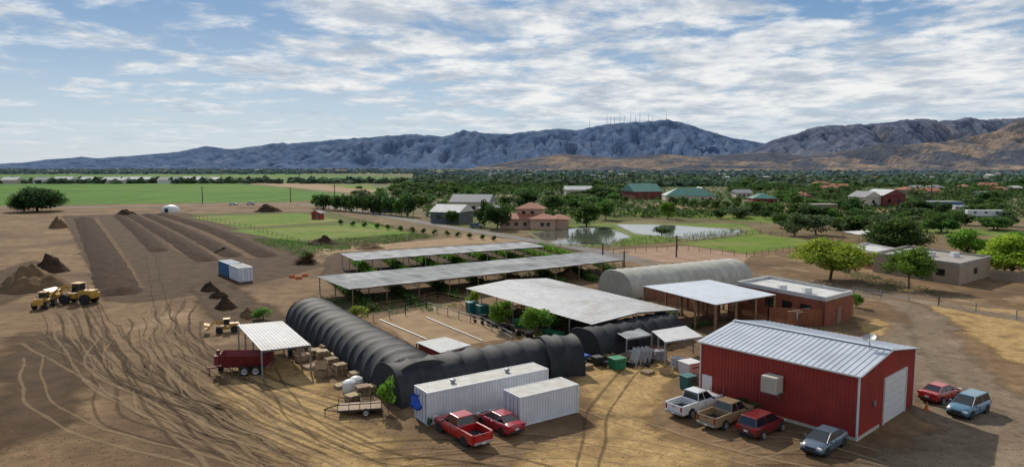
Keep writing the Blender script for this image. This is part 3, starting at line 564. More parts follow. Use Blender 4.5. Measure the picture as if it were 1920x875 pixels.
# ---------------------------------------------------------------- tunnels
def tunnel(name,label,start,d,L_,w,h,mat,sp=2.0,bulge=.07,endmat='black_end',hoops=True,wr=.035,ends=(0,1)):
    d=Vector((*d,0)).normalized(); s=Vector((-d.y,d.x,0)); r=thing(name,label,'tunnel',(start[0],start[1],0)); NS=max(2,round(L_/sp)); sub=10; na=28; m=MB(); rings=[]
    hs=[1+wr*1.6*noise.noise(Vector((k*3.7,start[0],2))) for k in range(NS+1)]
    for i in range(NS*sub+1):
        t=i/(NS*sub)*L_; kk0=i//sub; ph=(i%sub)/sub; hk=hs[min(kk0,NS)]*(1-ph)+hs[min(kk0+1,NS)]*ph; bl=bulge*(.7+.6*abs(noise.noise(Vector((kk0*1.9,start[1],0)))*2)); ring=[]
        for j in range(na+1):
            a=PI*j/na; k=hk-bl*math.sin(PI*ph)**.6*(.75+.5*abs(math.cos(a)))+wr*.5*noise.noise(Vector((t*.6,a*1.6,start[1])))+wr*.45*noise.noise(Vector((t*2.0,a*4,5)))
            cx=math.copysign(abs(math.cos(a))**.8,math.cos(a)); ring.append(d*t+s*cx*w/2*(1-(1-k)*.6)+Vector((0,0,(math.sin(a)**.85)*h*k if math.sin(a)>1e-6 else 0)))
        rings.append(ring)
    n=na+1; m.v=[tuple(p) for q in rings for p in q]; m.f=[(i*n+j,i*n+j+1,(i+1)*n+j+1,(i+1)*n+j) for i in range(len(rings)-1) for j in range(na)]
    o=m.build('cover',mat,r); o.data.polygons.foreach_set('use_smooth',[True]*len(o.data.polygons))
    for e_ in ends: MB().quad(*rings[-e_]).build('end_panel',endmat,r)
    if hoops:
        for i in range(NS+1):
            q=rings[i*sub]; m=MB()
            for a,b_ in zip(q[:-1],q[1:]): m.tube(a*1.0+Vector((0,0,-.02)),b_+Vector((0,0,-.02)),.03,n=4)
            m.build('hoop','grey' if mat=='poly' else 'dark',r)
    return r
dA=Vector((.535,-.845)); a0=G(535,609); sA=Vector((.845,.535))
tunnel('shade_tunnel','long black shade cloth tunnel running toward the white containers',(a0.x+sA.x*3.4,a0.y+sA.y*3.4),dA,36.0,6.8,3.4,'black_net',2.25,.075,wr=.03)
c0=G(742,768); dB=Vector((.83,.55)); sB=Vector((-.55,.83))
tunnel('shade_tunnel','shorter black shade cloth tunnel behind the long white container',(c0.x+sB.x*3.0+dB.x*.5,c0.y+sB.y*3.0+dB.y*.5),dB,18.5,6.2,3.3,'black_net',2.25,.075,wr=.03)
tunnel('shade_tunnel','black net tunnel at the near end of the white greenhouse roof',(8.0,75.1),(.8,.6),14,5.8,3.0,'black_net',2.0,.07,wr=.03)
e=Vector((c0.x,c0.y))+dB*17.6+sB*2.6
tunnel('shade_tunnel','stubby black net arch at the right end of the tunnel behind the container',(e.x,e.y),(.95,.25),3.6,6.4,3.4,'black_net',1.8,.05,wr=.03)
tunnel('polytunnel','long white plastic hoop greenhouse behind the white roof',(17,111.5),(.87,.49),27.5,9.2,4.0,'poly',1.8,.012,endmat='poly',wr=.006)
# ---------------------------------------------------------------- containers
def container(label,fl,d,L_,h,mat,roof,group=None,doors=True):
    d=Vector((*d,0)).normalized(); w=2.44
    r=thing('shipping_container',label,'shipping container',(fl[0],fl[1],0),math.atan2(d.y,d.x),group)
    n=int(L_/.28); m=MB()
    m.ribbed((.1,0.03,.15),(L_-.1,0.03,.15),(L_-.1,.03,h-.12),(.1,.03,h-.12),n,-.045,.45); m.ribbed((L_-.03,.1,.15),(L_-.03,w-.1,.15),(L_-.03,w-.1,h-.12),(L_-.03,.1,h-.12),8,-.04,.45)
    m.ribbed((.1,w-.03,.15),(L_-.1,w-.03,.15),(L_-.1,w-.03,h-.12),(.1,w-.03,h-.12),n,.045,.45); m.build('wall',mat,r)
    m=MB()
    for x in (.06,L_-.06):
        for y in (.06,w-.06): m.box((x,y,h/2),(.14,.14,h))
    for y in (.05,w-.05):
        for z in (.1,h-.06): m.box((L_/2,y,z),(L_-.3,.1,.13))
    for x in (.05,L_-.05):
        for z in (.1,h-.06): m.box((x,w/2,z),(.1,w-.3,.13))
    m.build('frame',mat,r)
    MB().ribbed((.08,.08,h-.05),(.08,w-.08,h-.05),(L_-.08,w-.08,h-.05),(L_-.08,.08,h-.05),3,.001).ribbed((.08,.1,h-.03),(L_-.08,.1,h-.03),(L_-.08,w-.1,h-.03),(.08,w-.1,h-.03),int(L_/.35),.025,.5).build('roof',roof,r)
    for k in (0,1):
        dd=MB().box((.05,.12+1.1*k+.53,h/2),(.05,1.07,h-.3)).build('door',mat,r)
        MB().tube((.0,.35+1.1*k,.2),(.0,.35+1.1*k,h-.2),.025,n=5).tube((.0,.95+1.1*k,.2),(.0,.95+1.1*k,h-.2),.025,n=5).build('lock_rod','grey',dd)
    return r
p=G(802,798); r=container('long white shipping container with blue tarp at its left end',(p.x,p.y),(.83,.55),12.2,2.75,'container','cont_roof')
for x in (3.0,8.5): MB().lathe((x,1.2,2.75),(0,0,1),[(.18,0),(.18,.18),(.28,.2),(.22,.32),(.02,.36)],10).build('roof_vent','grey',r)
p=G(975,801); container('short white shipping container right of the long white one',(p.x,p.y),(.83,.56),6.1,2.5,'container','cont_roof')
p=G(492,528); container('white shipping container beside the blue one in the dirt field',(p.x-2.1,p.y+1.0),(-.62,.78),6.1,2.6,'container','flatwhite')
q=Vector((p.x-2.1,p.y+1.0,0))+Vector((-.62,.78,0))*7; container('blue shipping container behind the white one in the dirt field',(q.x,q.y),(-.62,.78),6.1,2.6,'cont_blue','cont_blue')
m=MB(); q=G(779,795); vs=[]
for j in range(7):
    for i in range(7): vs.append((q.x-.5+1.3*i/6+.08*random.uniform(-1,1),q.y+1.1-.5*i/6+.1*random.uniform(-1,1)-.25*math.sin(j),.9+1.3*j/6+.08*math.sin(i*2)))
m.v=vs; m.f=[(j*7+i,j*7+i+1,(j+1)*7+i+1,(j+1)*7+i) for j in range(6) for i in range(6)]; o=m.build('tarp','blue',smooth=True); tag(o,'crumpled bright blue tarp hanging at the left end of the long container','tarp')
# ---------------------------------------------------------------- red steel building
A=G(1312,742); B=G(1605,826); ax=(B-A).normalized(); LN=(B-A).length; ay=Vector((-ax.y,ax.x,0)); WD=12.0; he=5.15; hr=6.05
r=thing('steel_building','large red ribbed steel building with low pitched pale metal roof','building',A,math.atan2(ax.y,ax.x))
m=MB(); m.ribbed((0,0,0),(LN,0,0),(LN,0,he),(0,0,he),44,.045,.72); m.ribbed((LN,WD,0),(0,WD,0),(0,WD,he),(LN,WD,he),44,.045,.72)
for x,sg in ((0,-1),(LN,1)):
    for y0,y1,z0,z1 in ((0,WD/2,he,hr),(WD/2,WD,hr,he)):
        if sg>0: m.ribbed((x,y0,0),(x,y1,0),(x,y1,z1),(x,y0,z0),18,.045,.72)
        else: m.ribbed((x,y1,0),(x,y0,0),(x,y0,z0),(x,y1,z1),18,.045,.72)
m.build('wall','barn_red',r)
m=MB(); e=.25
m.ribbed((-e,-e,he-.0),(LN+e,-e,he),(LN+e,WD/2,hr+.06),(-e,WD/2,hr+.06),30,.05,.86); m.ribbed((LN+e,WD+e,he),(-e,WD+e,he),(-e,WD/2,hr+.06),(LN+e,WD/2,hr+.06),30,.05,.86); rf=m.build('roof','steel',r)
MB().box((LN/2,WD/2,hr+.12),(LN+.5,.5,.05)).build('ridge_cap','steel',rf)
m=MB(); m.box((LN+.03,.0,he/2),(.13,.13,he)).box((0,-.03,he/2),(.1,.1,he)).box((LN+.03,WD,he/2),(.12,.12,he)); m.box((LN/2,-e-.03,he-.04),(LN+.5,.07,.13))
for s in (0,1): m.tube((LN+e+.02,-e if s==0 else WD+e,he),(LN+e+.02,WD/2,hr+.05),.06,n=4)
m.build('trim','white',r)
m=MB(); [m.box((LN+.09,WD*.62,.35+.62*k),(.06,4.6,.6)) for k in range(6)]; m.build('garage_door','white',r)
m=MB(); m.box((LN+.1,WD*.62-2.4,1.9),(.14,.14,3.8)).box((LN+.1,WD*.62+2.4,1.9),(.14,.14,3.8)).box((LN+.1,WD*.62,3.85),(.14,4.94,.12)); m.build('door_frame','white',r)
dr=MB().box((.75,-.06,1.1),(1.0,.08,2.15)).build('door','white',r); MB().box((1.15,-.12,1.05),(.06,.06,.14)).build('handle','grey',dr)
cz=3.15; cx=LN*.53; ac=MB().box((cx,-.85,cz),(1.35,1.2,1.35)).build('evaporative_cooler','beige',r,bevel=.04)
m=MB(); [m.box((cx,-1.47,cz-.45+.15*k),(1.1,.04,.07)) for k in range(7)]; [m.box((cx-.7,-.85,cz-.45+.15*k),(.04,1.0,.07)) for k in range(7)]; m.build('louvre','cream',ac)
m=MB(); m.tube((cx-.55,-.05,cz-1.5),(cx-.55,-1.35,cz-.72),.04,n=4).tube((cx+.55,-.05,cz-1.5),(cx+.55,-1.35,cz-.72),.04,n=4).box((cx,-.75,cz-.72),(1.45,1.3,.06)); m.build('bracket','grey',ac)
MB().box((LN/2,-.03,.12),(LN,.1,.24)).box((LN+.03,WD*.18,.12),(.12,WD*.36,.24)).build('base_flashing','beige',r)
MB().box((LN+.12,WD*.25,2.3),(.16,.3,.4)).build('electric_box','grey',r)
m=MB(); [m.tube((LN*.18,-.12,0),(LN*.18,-.12,1.5),.04,n=5)]; m.build('pipe','grey',r)
q=A+ax*(LN*.9)+ay*(WD*.45)+Vector((0,0,hr-.15)); t=thing('satellite_dish','round mesh satellite dish on a mast above the red building roof','satellite dish',q); t.scale=(.68,.68,.75)
MB().tube((0,0,0),(0,0,1.2),.05).tube((0.5,.2,0),(0,0,.8),.03,n=4).build('mast','grey',t); m=MB(); m.lathe((0,0,1.2),(-.3,-.2,.8),[(.05,0),(.4,.06),(.75,.2),(.77,.22),(.4,.09),(.05,.04)],20); m.build('dish','grey',t,smooth=True)
MB().tube((0,0,1.25),(-.25,-.17,1.95),.025,n=4).box((-.25,-.17,1.97),(.1,.1,.12)).build('feed_arm','dark',t)
# ---------------------------------------------------------------- vehicles
def wheel(r,x,y,rad=.34,wd=.23,side=1):
    t=MB().lathe((x,y-wd/2*side,rad),(0,side,0),[(rad*.6,0),(rad*.95,0),(rad,.04),(rad,wd-.04),(rad*.95,wd),(rad*.64,wd)],20).build('wheel','tyre',r,smooth=True)
    MB().lathe((x,y+wd/2*side-.06,rad),(0,side,0),[(rad*.64,0),(rad*.64,.045),(rad*.5,.02),(rad*.16,.03),(rad*.12,.06)],14).build('rim','rim',t)
def vehicle(kind,mat,loc,hd,label,name='parked_car',cat='car'):
    r=thing(name,label,cat,(loc[0],loc[1],0),math.atan2(hd[1],hd[0]),'vehicles parked around the yard')
    if kind=='sedan': L2,w,top,st=2.3,.9,1.43,[(-2.3,.42,.78,.72),(-2.22,.3,.98,.82),(-1.75,.25,1.03,.88),(-.9,.22,.97,.9),(.3,.22,.95,.9),(1.15,.22,.93,.9),(1.8,.24,.82,.87),(2.15,.28,.68,.78),(2.28,.35,.55,.62)]; gh=((-1.85,1.3,.76),(-.95,.3,.58)); wb=(-1.38,1.4); rad=.33
    elif kind=='suv': L2,w,top,st=2.25,.92,1.68,[(-2.25,.42,.85,.78),(-2.18,.3,1.05,.88),(-1.7,.25,1.06,.92),(.3,.25,1.04,.92),(1.1,.25,1.03,.92),(1.75,.27,.95,.89),(2.1,.3,.8,.8),(2.22,.38,.62,.66)]; gh=((-2.15,1.25,.8),(-1.85,.4,.64)); wb=(-1.35,1.38); rad=.36
    else: L2,w,top,st=2.9,.98,1.85,[(-.75,.42,1.12,.96),(-.7,.35,1.2,.97),(.5,.35,1.18,.97),(1.2,.35,1.17,.97),(2.1,.37,1.12,.95),(2.7,.42,1.0,.9),(2.85,.48,.8,.8)]; gh=((-.72,1.4,.84),(-.55,.62,.7)); wb=(-1.75,1.85); rad=.4
    rings=[]
    for x,zb,zt,hw in st:
        half=[(hw*.9,zb),(hw*.99,zb+.12),(hw,zb+(zt-zb)*.55),(hw*.97,zt-.1),(hw*.88,zt-.01),(hw*.5,zt+.03)]
        rings.append([(x,y,z) for y,z in half]+[(x,-y,z) for y,z in half[::-1]])
    m=MB().loft(rings); m.build('body',mat,r,smooth=True)
    (x0,x1,wbm),(x2,x3,wt)=gh; zb=st[3][2]-.04
    m=MB().add([(x0,-wbm,zb),(x1,-wbm,zb),(x1,wbm,zb),(x0,wbm,zb),(x2,-wt,top-.04),(x3,-wt,top-.04),(x3,wt,top-.04),(x2,wt,top-.04)],[(0,1,5,4),(1,2,6,5),(2,3,7,6),(3,0,4,7),(4,5,6,7)]); m.build('window','glass',r)
    m=MB().box(((x2+x3)/2,0,top-.02),(x3-x2+.12,wt*2+.06,.07),taper=.93)
    for sy in (-1,1):
        m.tube((x0,sy*wbm,zb),(x2,sy*wt,top-.03),.05,n=4).tube((x1,sy*wbm,zb),(x3,sy*wt,top-.03),.035,n=4); xm=(x0+x1)/2-.1; m.tube((xm,sy*(wbm+.005),zb),((x2+x3)/2-.05,sy*(wt+.005),top-.03),.035,n=4)
    m.build('roof',mat,r,bevel=.02)
    if kind=='truck':
        m=MB()
        for sy in (-1,1): m.box((-1.8,sy*.9,.82),(2.15,.14,.75)).box((-1.8,sy*.9,1.21),(2.15,.16,.05))
        m.box((-.8,0,.9),(.08,1.7,.6)).box((-1.8,0,.5),(2.1,1.75,.2)); m.build('bed',mat,r,bevel=.02)
        MB().box((-1.8,0,.63),(2.05,1.64,.05)).build('bed_liner','dark',r); tg=MB().box((-2.89,0,.88),(.09,1.7,.62)).build('tailgate',mat,r,bevel=.02); MB().box((-2.945,0,1.05),(.02,.3,.06)).build('handle','dark',tg)
    for xw in wb:
        for sy in (-1,1):
            MB().lathe((xw,sy*(w-.1),rad),(0,sy,0),[(rad*1.2,0),(rad*1.2,.112)],20).build('wheel_arch','dark',r); wheel(r,xw,sy*(w-.085),rad,.22,sy)
    xf=st[-1][0]; xr=-L2
    for sy in (-1,1):
        MB().box((xf-.1,sy*w*.68,(.7 if kind!='truck' else .95)),(.22,.34,.14),rz=-sy*.35).build('headlight','lamp',r); MB().box((xr+.03,sy*w*.78,.9 if kind!='truck' else .92),(.14,.3 if kind!='truck' else .16,.16 if kind!='truck' else .42)).build('taillight','tail',r)
        MB().box((x1-.25,sy*(w+.08),zb+.08),(.12,.2,.14)).build('mirror',mat if kind!='truck' else 'dark',r)
        MB().box((.15,sy*(w+.005),.72 if kind!='truck' else .9),(.02,.02,.5)).build('door_seam','dark',r); MB().box((-.1,sy*(w+.008),.86 if kind!='truck' else 1.02),(.2,.025,.035)).build('door_handle','rim',r)
    MB().box((xf+.02,0,.42 if kind!='truck' else .55),(.14,w*1.6,.18)).build('bumper','dark' if kind!='truck' else 'rim',r,bevel=.03); MB().box((xr+.02 if kind!='truck' else -2.98,0,.45 if kind!='truck' else .52),(.14,w*1.7,.18)).build('bumper','dark' if kind!='truck' else 'rim',r,bevel=.03)
    MB().box((xf-.01,0,.62 if kind!='truck' else .82),(.08,w*.8,.16 if kind!='truck' else .28)).build('grille','dark',r); MB().box((xr-.02 if kind!='truck' else -3.06,0,.66 if kind!='truck' else .52),(.03,.34,.15)).build('license_plate','lamp',r)
    return r
def gv(px,py): p=G(px,py); return (p.x,p.y)
hp=(-.6,.8); hf=(.78,.62); hb=(-.75,-.66)
c=gv(866,818); vehicle('truck','red_paint',c,hp,'red pickup truck with open empty bed in front of the long white container','pickup_truck','pickup truck')
c=gv(937,802); vehicle('sedan','red2',c,hp,'glossy red sedan beside the red pickup truck')
vehicle('truck','white_paint',gv(1303,769),hf,'white pickup truck beside the red steel building','pickup_truck','pickup truck')
vehicle('truck','tan_paint',gv(1364,790),hf,'tan gold pickup truck between the white pickup and the dark red car','pickup_truck','pickup truck')
vehicle('suv','darkred',gv(1428,809),hf,'dark red sport utility car in front of the red wall')
vehicle('sedan','slate',gv(1545,839),hb,'slate blue grey sedan at the near corner of the red building')
vehicle('sedan','red_paint',gv(1762,747),(.8,.5),'small red sedan near the garage door, behind the blue car')
vehicle('suv','blue_paint',gv(1815,774),(-.75,-.5),'light blue hatchback on the gravel at the far right')
vehicle('sedan','white_paint',gv(437,384.5),(-1,.05),'white car driving on the road behind the soil rows, left one'); vehicle('suv','white_paint',gv(470,384),(-1,.05),'white car driving on the road behind the soil rows, right one')
vehicle('sedan','white_paint',gv(815,407),(1,-.2),'white car parked by the grey farm buildings'); vehicle('suv','slate',gv(893,427),(1,-.3),'dark car parked beside the red tiled house')
for i,(x,y) in enumerate(((1722,398),(1845,408),(1800,398))):
    q=G(x,y); r=thing('camper',('white camper trailer left of three beyond the pasture','long white motorhome right of three beyond the pasture','white camper in the middle of three beyond the pasture')[i],'camper',q,R(-6))
    l=(7,14,6)[i]; MB().box((0,0,1.9),(l,2.5,2.6)).build('body','white',r,bevel=.2); [MB().box((-l*.3+k*l*.3,-1.27,2.2),(1.1,.05,.7)).build('window','glass',r) for k in range(3)]; [wheel(r,xx,sy*1.1,.4,.25,sy) for xx in (-l*.25,l*.25) for sy in (-1,1)]
def loader(loc,rz,label,s=1.0,cab=True):
    r=thing('wheel_loader',label,'wheel loader',loc,rz); r.scale=(s,s,s)
    MB().box((-1.6,0,1.5),(2.4,1.7,1.2),taper=.92).box((-2.7,0,1.3),(.4,1.9,.8)).build('engine_cover','yellow',r,bevel=.06); MB().box((.9,0,1.15),(2.0,1.1,.8)).box((-.2,0,1.0),(1.0,.7,.5)).build('chassis','yellow',r,bevel=.05)
    MB().box((-.1,0,2.45),(1.3,1.4,1.3),taper=.9).build('cab_glass','glass',r); m=MB().box((-.1,0,3.15),(1.5,1.6,.12))
    for x in (-.7,.5):
        for y in (-.65,.65): m.tube((x,y,1.8),(x*.92,y*.92,3.1),.05,n=4)
    m.build('cab_frame','yellow',r)
    for x in (-1.7,1.5):
        for sy in (-1,1): wheel(r,x,sy*1.05,.78,.55,sy)
    m=MB()
    for sy in (-.55,.55): m.tube((.6,sy,2.0),(2.4,sy,2.6),.14,n=4).tube((2.4,sy,2.6),(3.6,sy,1.7),.13,n=4).tube((.9,sy,1.2),(2.2,sy,2.35),.07,n=6)
    m.build('lift_arm','yellow',r)
    prof=[(3.5,1.9),(4.7,2.3),(4.6,2.2),(3.75,1.5),(3.8,1.15),(4.75,.95),(4.75,.88),(3.65,1.0),(3.45,1.4)]
    m=MB(); n=len(prof); m.add([(x,-1.3,z) for x,z in prof]+[(x,1.3,z) for x,z in prof],[(i,(i+1)%n,n+(i+1)%n,n+i) for i in range(n)]+[tuple(range(n))[::-1],tuple(range(n,2*n))]); m.build('bucket','yellow',r)
    m=MB().tube((-1.9,.4,2.0),(-1.9,.4,2.7),.06).build('exhaust','dark',r); return r
loader(G(148,568),R(176),'yellow wheel loader with raised arm in the open dirt, right of the pair'); loader(G(84,576),R(100),'older yellow wheel loader parked at the left of the pair',.75)
loader(G(425,622),R(200),'small yellow skid loader by the carport',.55)
# ---------------------------------------------------------------- spreader, trailer, pallets, bins
t=thing('manure_spreader','dark red farm spreader trailer parked beside the carport','farm trailer',G(462,698),R(8))
prof=[(-2.2,.9),(2.3,.9),(2.5,1.9),(-2.4,2.1)]
MB().add([(x,-(.6 if z<1 else 1.05),z) for x,z in prof]+[(x,(.6 if z<1 else 1.05),z) for x,z in prof],[(0,1,2,3),(7,6,5,4),(0,4,5,1),(1,5,6,2),(3,7,4,0)]).build('hopper','spread_red',t)
m=MB(); [m.tube((x,-1.07,1.98),(x,-.66,.95),.05,n=4) for x in (-1.8,-.9,0,.9,1.8)]; m.tube((-2.4,-1.07,2.12),(2.5,-1.07,1.95),.06,n=4).tube((-2.4,1.07,2.12),(2.5,1.07,1.95),.06,n=4); m.build('rib','spread_red',t)
m=MB(); [m.tube((2.6,y,.7),(2.6,y,2.3),.05,n=5) for y in (-.9,-.3,.3,.9)]; [m.tube((2.6,-.95,z),(2.6,.95,z),.06,n=5) for z in (.9,1.5,2.2)]; m.tube((2.4,-.9,2.2),(1.6,-.9,2.7),.05).tube((2.4,.9,2.2),(1.6,.9,2.7),.05).tube((1.6,-.9,2.7),(1.6,.9,2.7),.05); m.build('beater_frame','spread_red',t)
MB().box((-2.7,0,1.5),(.5,1.2,1.0)).box((-2.75,.3,2.2),(.3,.4,.4)).build('gear_box','spread_red',t,bevel=.04)
MB().tube((-2.2,0,.75),(-3.8,0,.6),.08).tube((-3.6,0,.6),(-3.6,0,0),.05).box((0,0,.75),(4.2,.7,.15)).build('drawbar','spread_red',t); [wheel(t,1.2,sy*1.05,.5,.3,sy) for sy in (-1,1)]; [wheel(t,.1,sy*1.05,.5,.3,sy) for sy in (-1,1)]
t=thing('seed_drill','low dark red implement in front of the spreader','farm implement',G(433,694),R(30)); MB().box((0,0,.8),(1.6,.7,.5),taper=1.15).build('hopper','spread_red',t); m=MB(); [m.tube((-.7+.28*k,-.2,.6),(-.7+.28*k,-.35,.05),.035,n=4) for k in range(6)]; m.build('tine','grey',t); [wheel(t,.95*s_,0,.3,.15,1) for s_ in (-1,1)]
t=thing('utility_trailer','low flat utility trailer with dark rails and wooden deck','trailer',G(675,772),R(12))
MB().box((0,0,.55),(3.6,1.8,.08)).build('deck','pallet',t); m=MB()
for sy in (-.92,.92): m.box((0,sy,.5),(3.7,.08,.16)).tube((-1.8,sy,1.05),(1.8,sy,1.05),.03,n=4); [m.tube((x,sy,.5),(x,sy,1.05),.03,n=4) for x in (-1.8,-.9,0,.9,1.8)]
m.tube((-1.8,.9,.5),(-3,0,.45),.05,n=4).tube((-1.8,-.9,.5),(-3,0,.45),.05,n=4).tube((-2.9,0,.45),(-2.9,0,0),.04); m.build('frame','dark',t); [wheel(t,.5,sy*1.08,.34,.2,sy) for sy in (-1,1)]
pm=MB(); [pm.box((0,-.45+.15*k,.13),(1.2,.1,.02)) for k in range(7)]; [pm.box((x,0,.07),(.06,1.0,.09)) for x in (-.55,0,.55)]; [pm.box((0,y,.015),(1.2,.1,.02)) for y in (-.45,0,.45)]
p0=None
STK=[(590,668,6,'in the stack nearest the carport'),(605,678,9,'in the second stack from the carport'),(622,688,7,'in the third stack from the carport'),(637,702,8,'in the stack behind the white sack'),(596,690,3,'in the low stack on the open ground'),(680,742,7,'in the stack beside the utility trailer'),(662,750,4,'in the low stack behind the utility trailer'),(650,693,5,'against the long black tunnel'),(575,672,4,'under the edge of the carport'),(1238,676,1,'under the grey sacks, left one'),(1270,690,1,'under the grey sacks, right one'),(1292,700,4,'beside the red steel building'),
(612,662,7,'in the tall stack touching the tunnel side'),(632,676,6,'in the stack farther along the tunnel side'),(582,690,2,'lying flat in front of the carport'),(640,725,2,'lying flat left of the white sack'),(700,735,5,'between trailer and tunnel corner'),(1215,700,2,'lying in front of the sack piles'),(1100,690,3,'left of the green bin by the net tunnel'),(668,712,6,'against the tunnel behind the white sack'),(570,655,5,'at the far side beneath the carport')]
for x,y,n,lab in STK:
    q=G(x,y); rz=random.uniform(.3,.8)
    for k in range(n):
        if p0 is None: p0=pm.build('pallet','pallet'); o=p0
        else: o=p0.copy(); C.objects.link(o)
        o.location=(q.x+random.uniform(-.05,.05),q.y+random.uniform(-.05,.05),k*.145); o.rotation_euler=(0,0,rz+random.uniform(-.06,.06)); tag(o,'wooden pallet '+lab,'pallet','pallets '+lab)
cm=MB(); [cm.box((sx*.58,0,.1+.17*k),(.03,1.0,.14)) for sx in (-1,1) for k in range(4)]; [cm.box((0,sy*.5,.1+.17*k),(1.16,.03,.14)) for sy in (-1,1) for k in range(4)]; [cm.box((sx*.55,sy*.47,.36),(.07,.07,.72)) for sx in (-1,1) for sy in (-1,1)]; cm.box((0,0,.04),(1.14,.98,.03))
c0_=None
for x,y,z,lab in ((560,668,0,'under the carport roof, left one'),(566,676,0,'under the carport roof, right one'),(618,702,0,'left of the white sack'),(603,704,0,'at the front of the pallet stacks'),(603,704,.75,'on top of the front crate of the pallet stacks'),(1140,672,0,'at the mouth of the black net tunnel'),(1226,660,0,'under the pale lean-to roof'),(1305,716,0,'beside the white chest by the red building'),(690,760,0,'behind the utility trailer wheels'),(1172,676,0,'behind the bright green bin'),(1250,700,0,'in front of the left sack pile')):
    q=G(x,y)
    if c0_ is None: c0_=cm.build('wooden_crate','pallet'); o=c0_
    else: o=c0_.copy(); C.objects.link(o)
    o.location=(q.x,q.y,z); o.rotation_euler=(0,0,random.uniform(.2,1)); tag(o,'open slatted wooden crate '+lab,'crate','slatted wooden crates')
pot=MB().lathe((0,0,0),(0,0,1),[(.18,0),(.24,.4),(.26,.42),(.22,.42),(.2,.36)],10); f0=None
for k in range(60):
    if k<30: u=k/30; x=1075+u*150+random.uniform(-6,6); y=684-u*6+random.uniform(-5,9); lab='on the ground in front of the black net tunnel'; gr='pots before the net tunnel'
    else: x=random.uniform(885,1000); y=596+(x-885)*.33+random.uniform(-6,6); lab='along the left edge of the white greenhouse roof'; gr='pots along the white greenhouse roof'
    q=G(x,y)
    if f0 is None: f0=pot.build('plant_pot','dark'); o=f0
    else: o=f0.copy(); C.objects.link(o)
    s=random.uniform(.8,1.6); o.scale=(s,s,s); o.location=q; tag(o,'black nursery pot '+lab,'plant pot',gr)
def sackmesh():
    m=MB(); rings=[]
    for x,k in ((-.4,.3),(-.36,.8),(-.2,1),(.2,1),(.36,.8),(.4,.3)): rings.append([(x,.24*k*math.cos(a)*1.0,.08+.08*k*math.sin(a)) for a in [2*PI*i/10 for i in range(10)]])
    return m.loft(rings)
s0=sackmesh().build('sack','sack',smooth=True); first=True
for (x,y),side in (((1238,676),'left'),((1270,690),'right')):
    q=G(x,y)
    for lay in range(7):
        for i in range(2):
            for j in range(2):
                o=s0 if first else s0.copy()
                if not first: C.objects.link(o)
                first=False; o.location=(q.x-.28+.6*i+random.uniform(-.03,.03),q.y-.25+.5*j,.15+.15*lay); o.rotation_euler=(0,0,random.uniform(-.15,.15)+.4); tag(o,'grey sack in the %s pile on the pallet by the lean-to'%side,'sack','grey sacks in the %s pile'%side)
rings=[]
for z,k in ((0,.5),(.15,.62),(.6,.66),(1.0,.6),(1.15,.4),(1.25,.12)): rings.append([(k*math.cos(a)*(1+.06*math.sin(3*a)),k*math.sin(a),z) for a in [2*PI*i/14 for i in range(14)]])
for (x,y,lab) in ((655,735,'bulging white bulk sack beside the pallet stacks'),(668,728,'second white bulk sack behind the first one')):
    o=MB().loft(rings).build('bulk_bag','white',smooth=True); o.location=G(x,y); tag(o,lab,'sack')
def bin_(px,py,mat,label,w=1.2,h=1.1,rz=.5,name='plastic_bin'):
    t=thing(name,label,'bin',G(px,py),rz); MB().box((0,0,h/2),(w*.85,w*.8,h),taper=1.12).build('body',mat,t,bevel=.04); MB().box((0,0,h+.04),(w*1.02,w*.95,.09)).build('lid',mat,t,bevel=.03); MB().box((0,-w*.46,h*.75),(w*.5,.06,.06)).build('handle','dark',t)
bin_(1290,729,'teal','dark teal wheeled bin at the left corner of the red building',1.3,1.3); bin_(1157,690,'green_bin','bright green bin in front of the black net tunnel',1.5,1.1)
bin_(1046,637,'green_bin','green bin right of the feathery tree, nearer one',1.4,.9); bin_(1028,632,'green_bin','green bin right of the feathery tree, farther one',1.4,.9); bin_(975,612,'green_bin','green bin between the two feathery trees',1.4,.9)
bin_(1120,684,'dark','black bin at the mouth of the black net tunnel',1.1,.9); bin_(1190,672,'beige','pale crate under the small canopy',1.2,.8); bin_(1210,680,'grey','grey crate beside the pale one',1.0,.7)
bin_(885,585,'teal','dark blue tank by the lime sapling',1.6,1.5,name='water_tank'); bin_(905,590,'teal','dark blue tank right of the other by the lime sapling',1.6,1.4,name='water_tank')
bin_(1493,606,'white','white boxy air conditioner beyond the red building roof',1.8,1.6,name='air_conditioner'); bin_(1293,705,'white','white chest by the lean-to next to the red building',1.8,1.5,name='storage_chest')
bin_(548,664,'dark','black drum box beside the crates under the carport',1.0,1.0); bin_(1096,676,'blue','blue tub left of the black bin by the net tunnel',.9,.6)
t=thing('traffic_cone','orange traffic cone near the garage door corner','traffic cone',G(1737,768)); MB().box((0,0,.03),(.45,.45,.05)).build('base','orange',t); MB().lathe((0,0,.05),(0,0,1),[(.17,0),(.03,.7)],12).build('cone','orange',t)
t=thing('metal_panel_rack','folded metal panels leaning near the net tunnel','metal panels',G(1190,684),R(20)); [MB().box((k*.5,0,.9),(.04,1.6,1.8),ry=.3).build('panel','grey',t) for k in range(4)]
for i,(x,y) in enumerate(((548,520),(560,523),(572,518))):
    t=thing('orange_barrier',('left','middle','right')[i]+'most orange plastic barrier lying by the white container','barrier',G(x,y),R(20*i)); MB().box((0,0,.22),(1.4,.3,.4),taper=.7).build('body','orange',t); MB().box((0,0,.48),(1.0,.1,.12)).build('bar','orange',t)
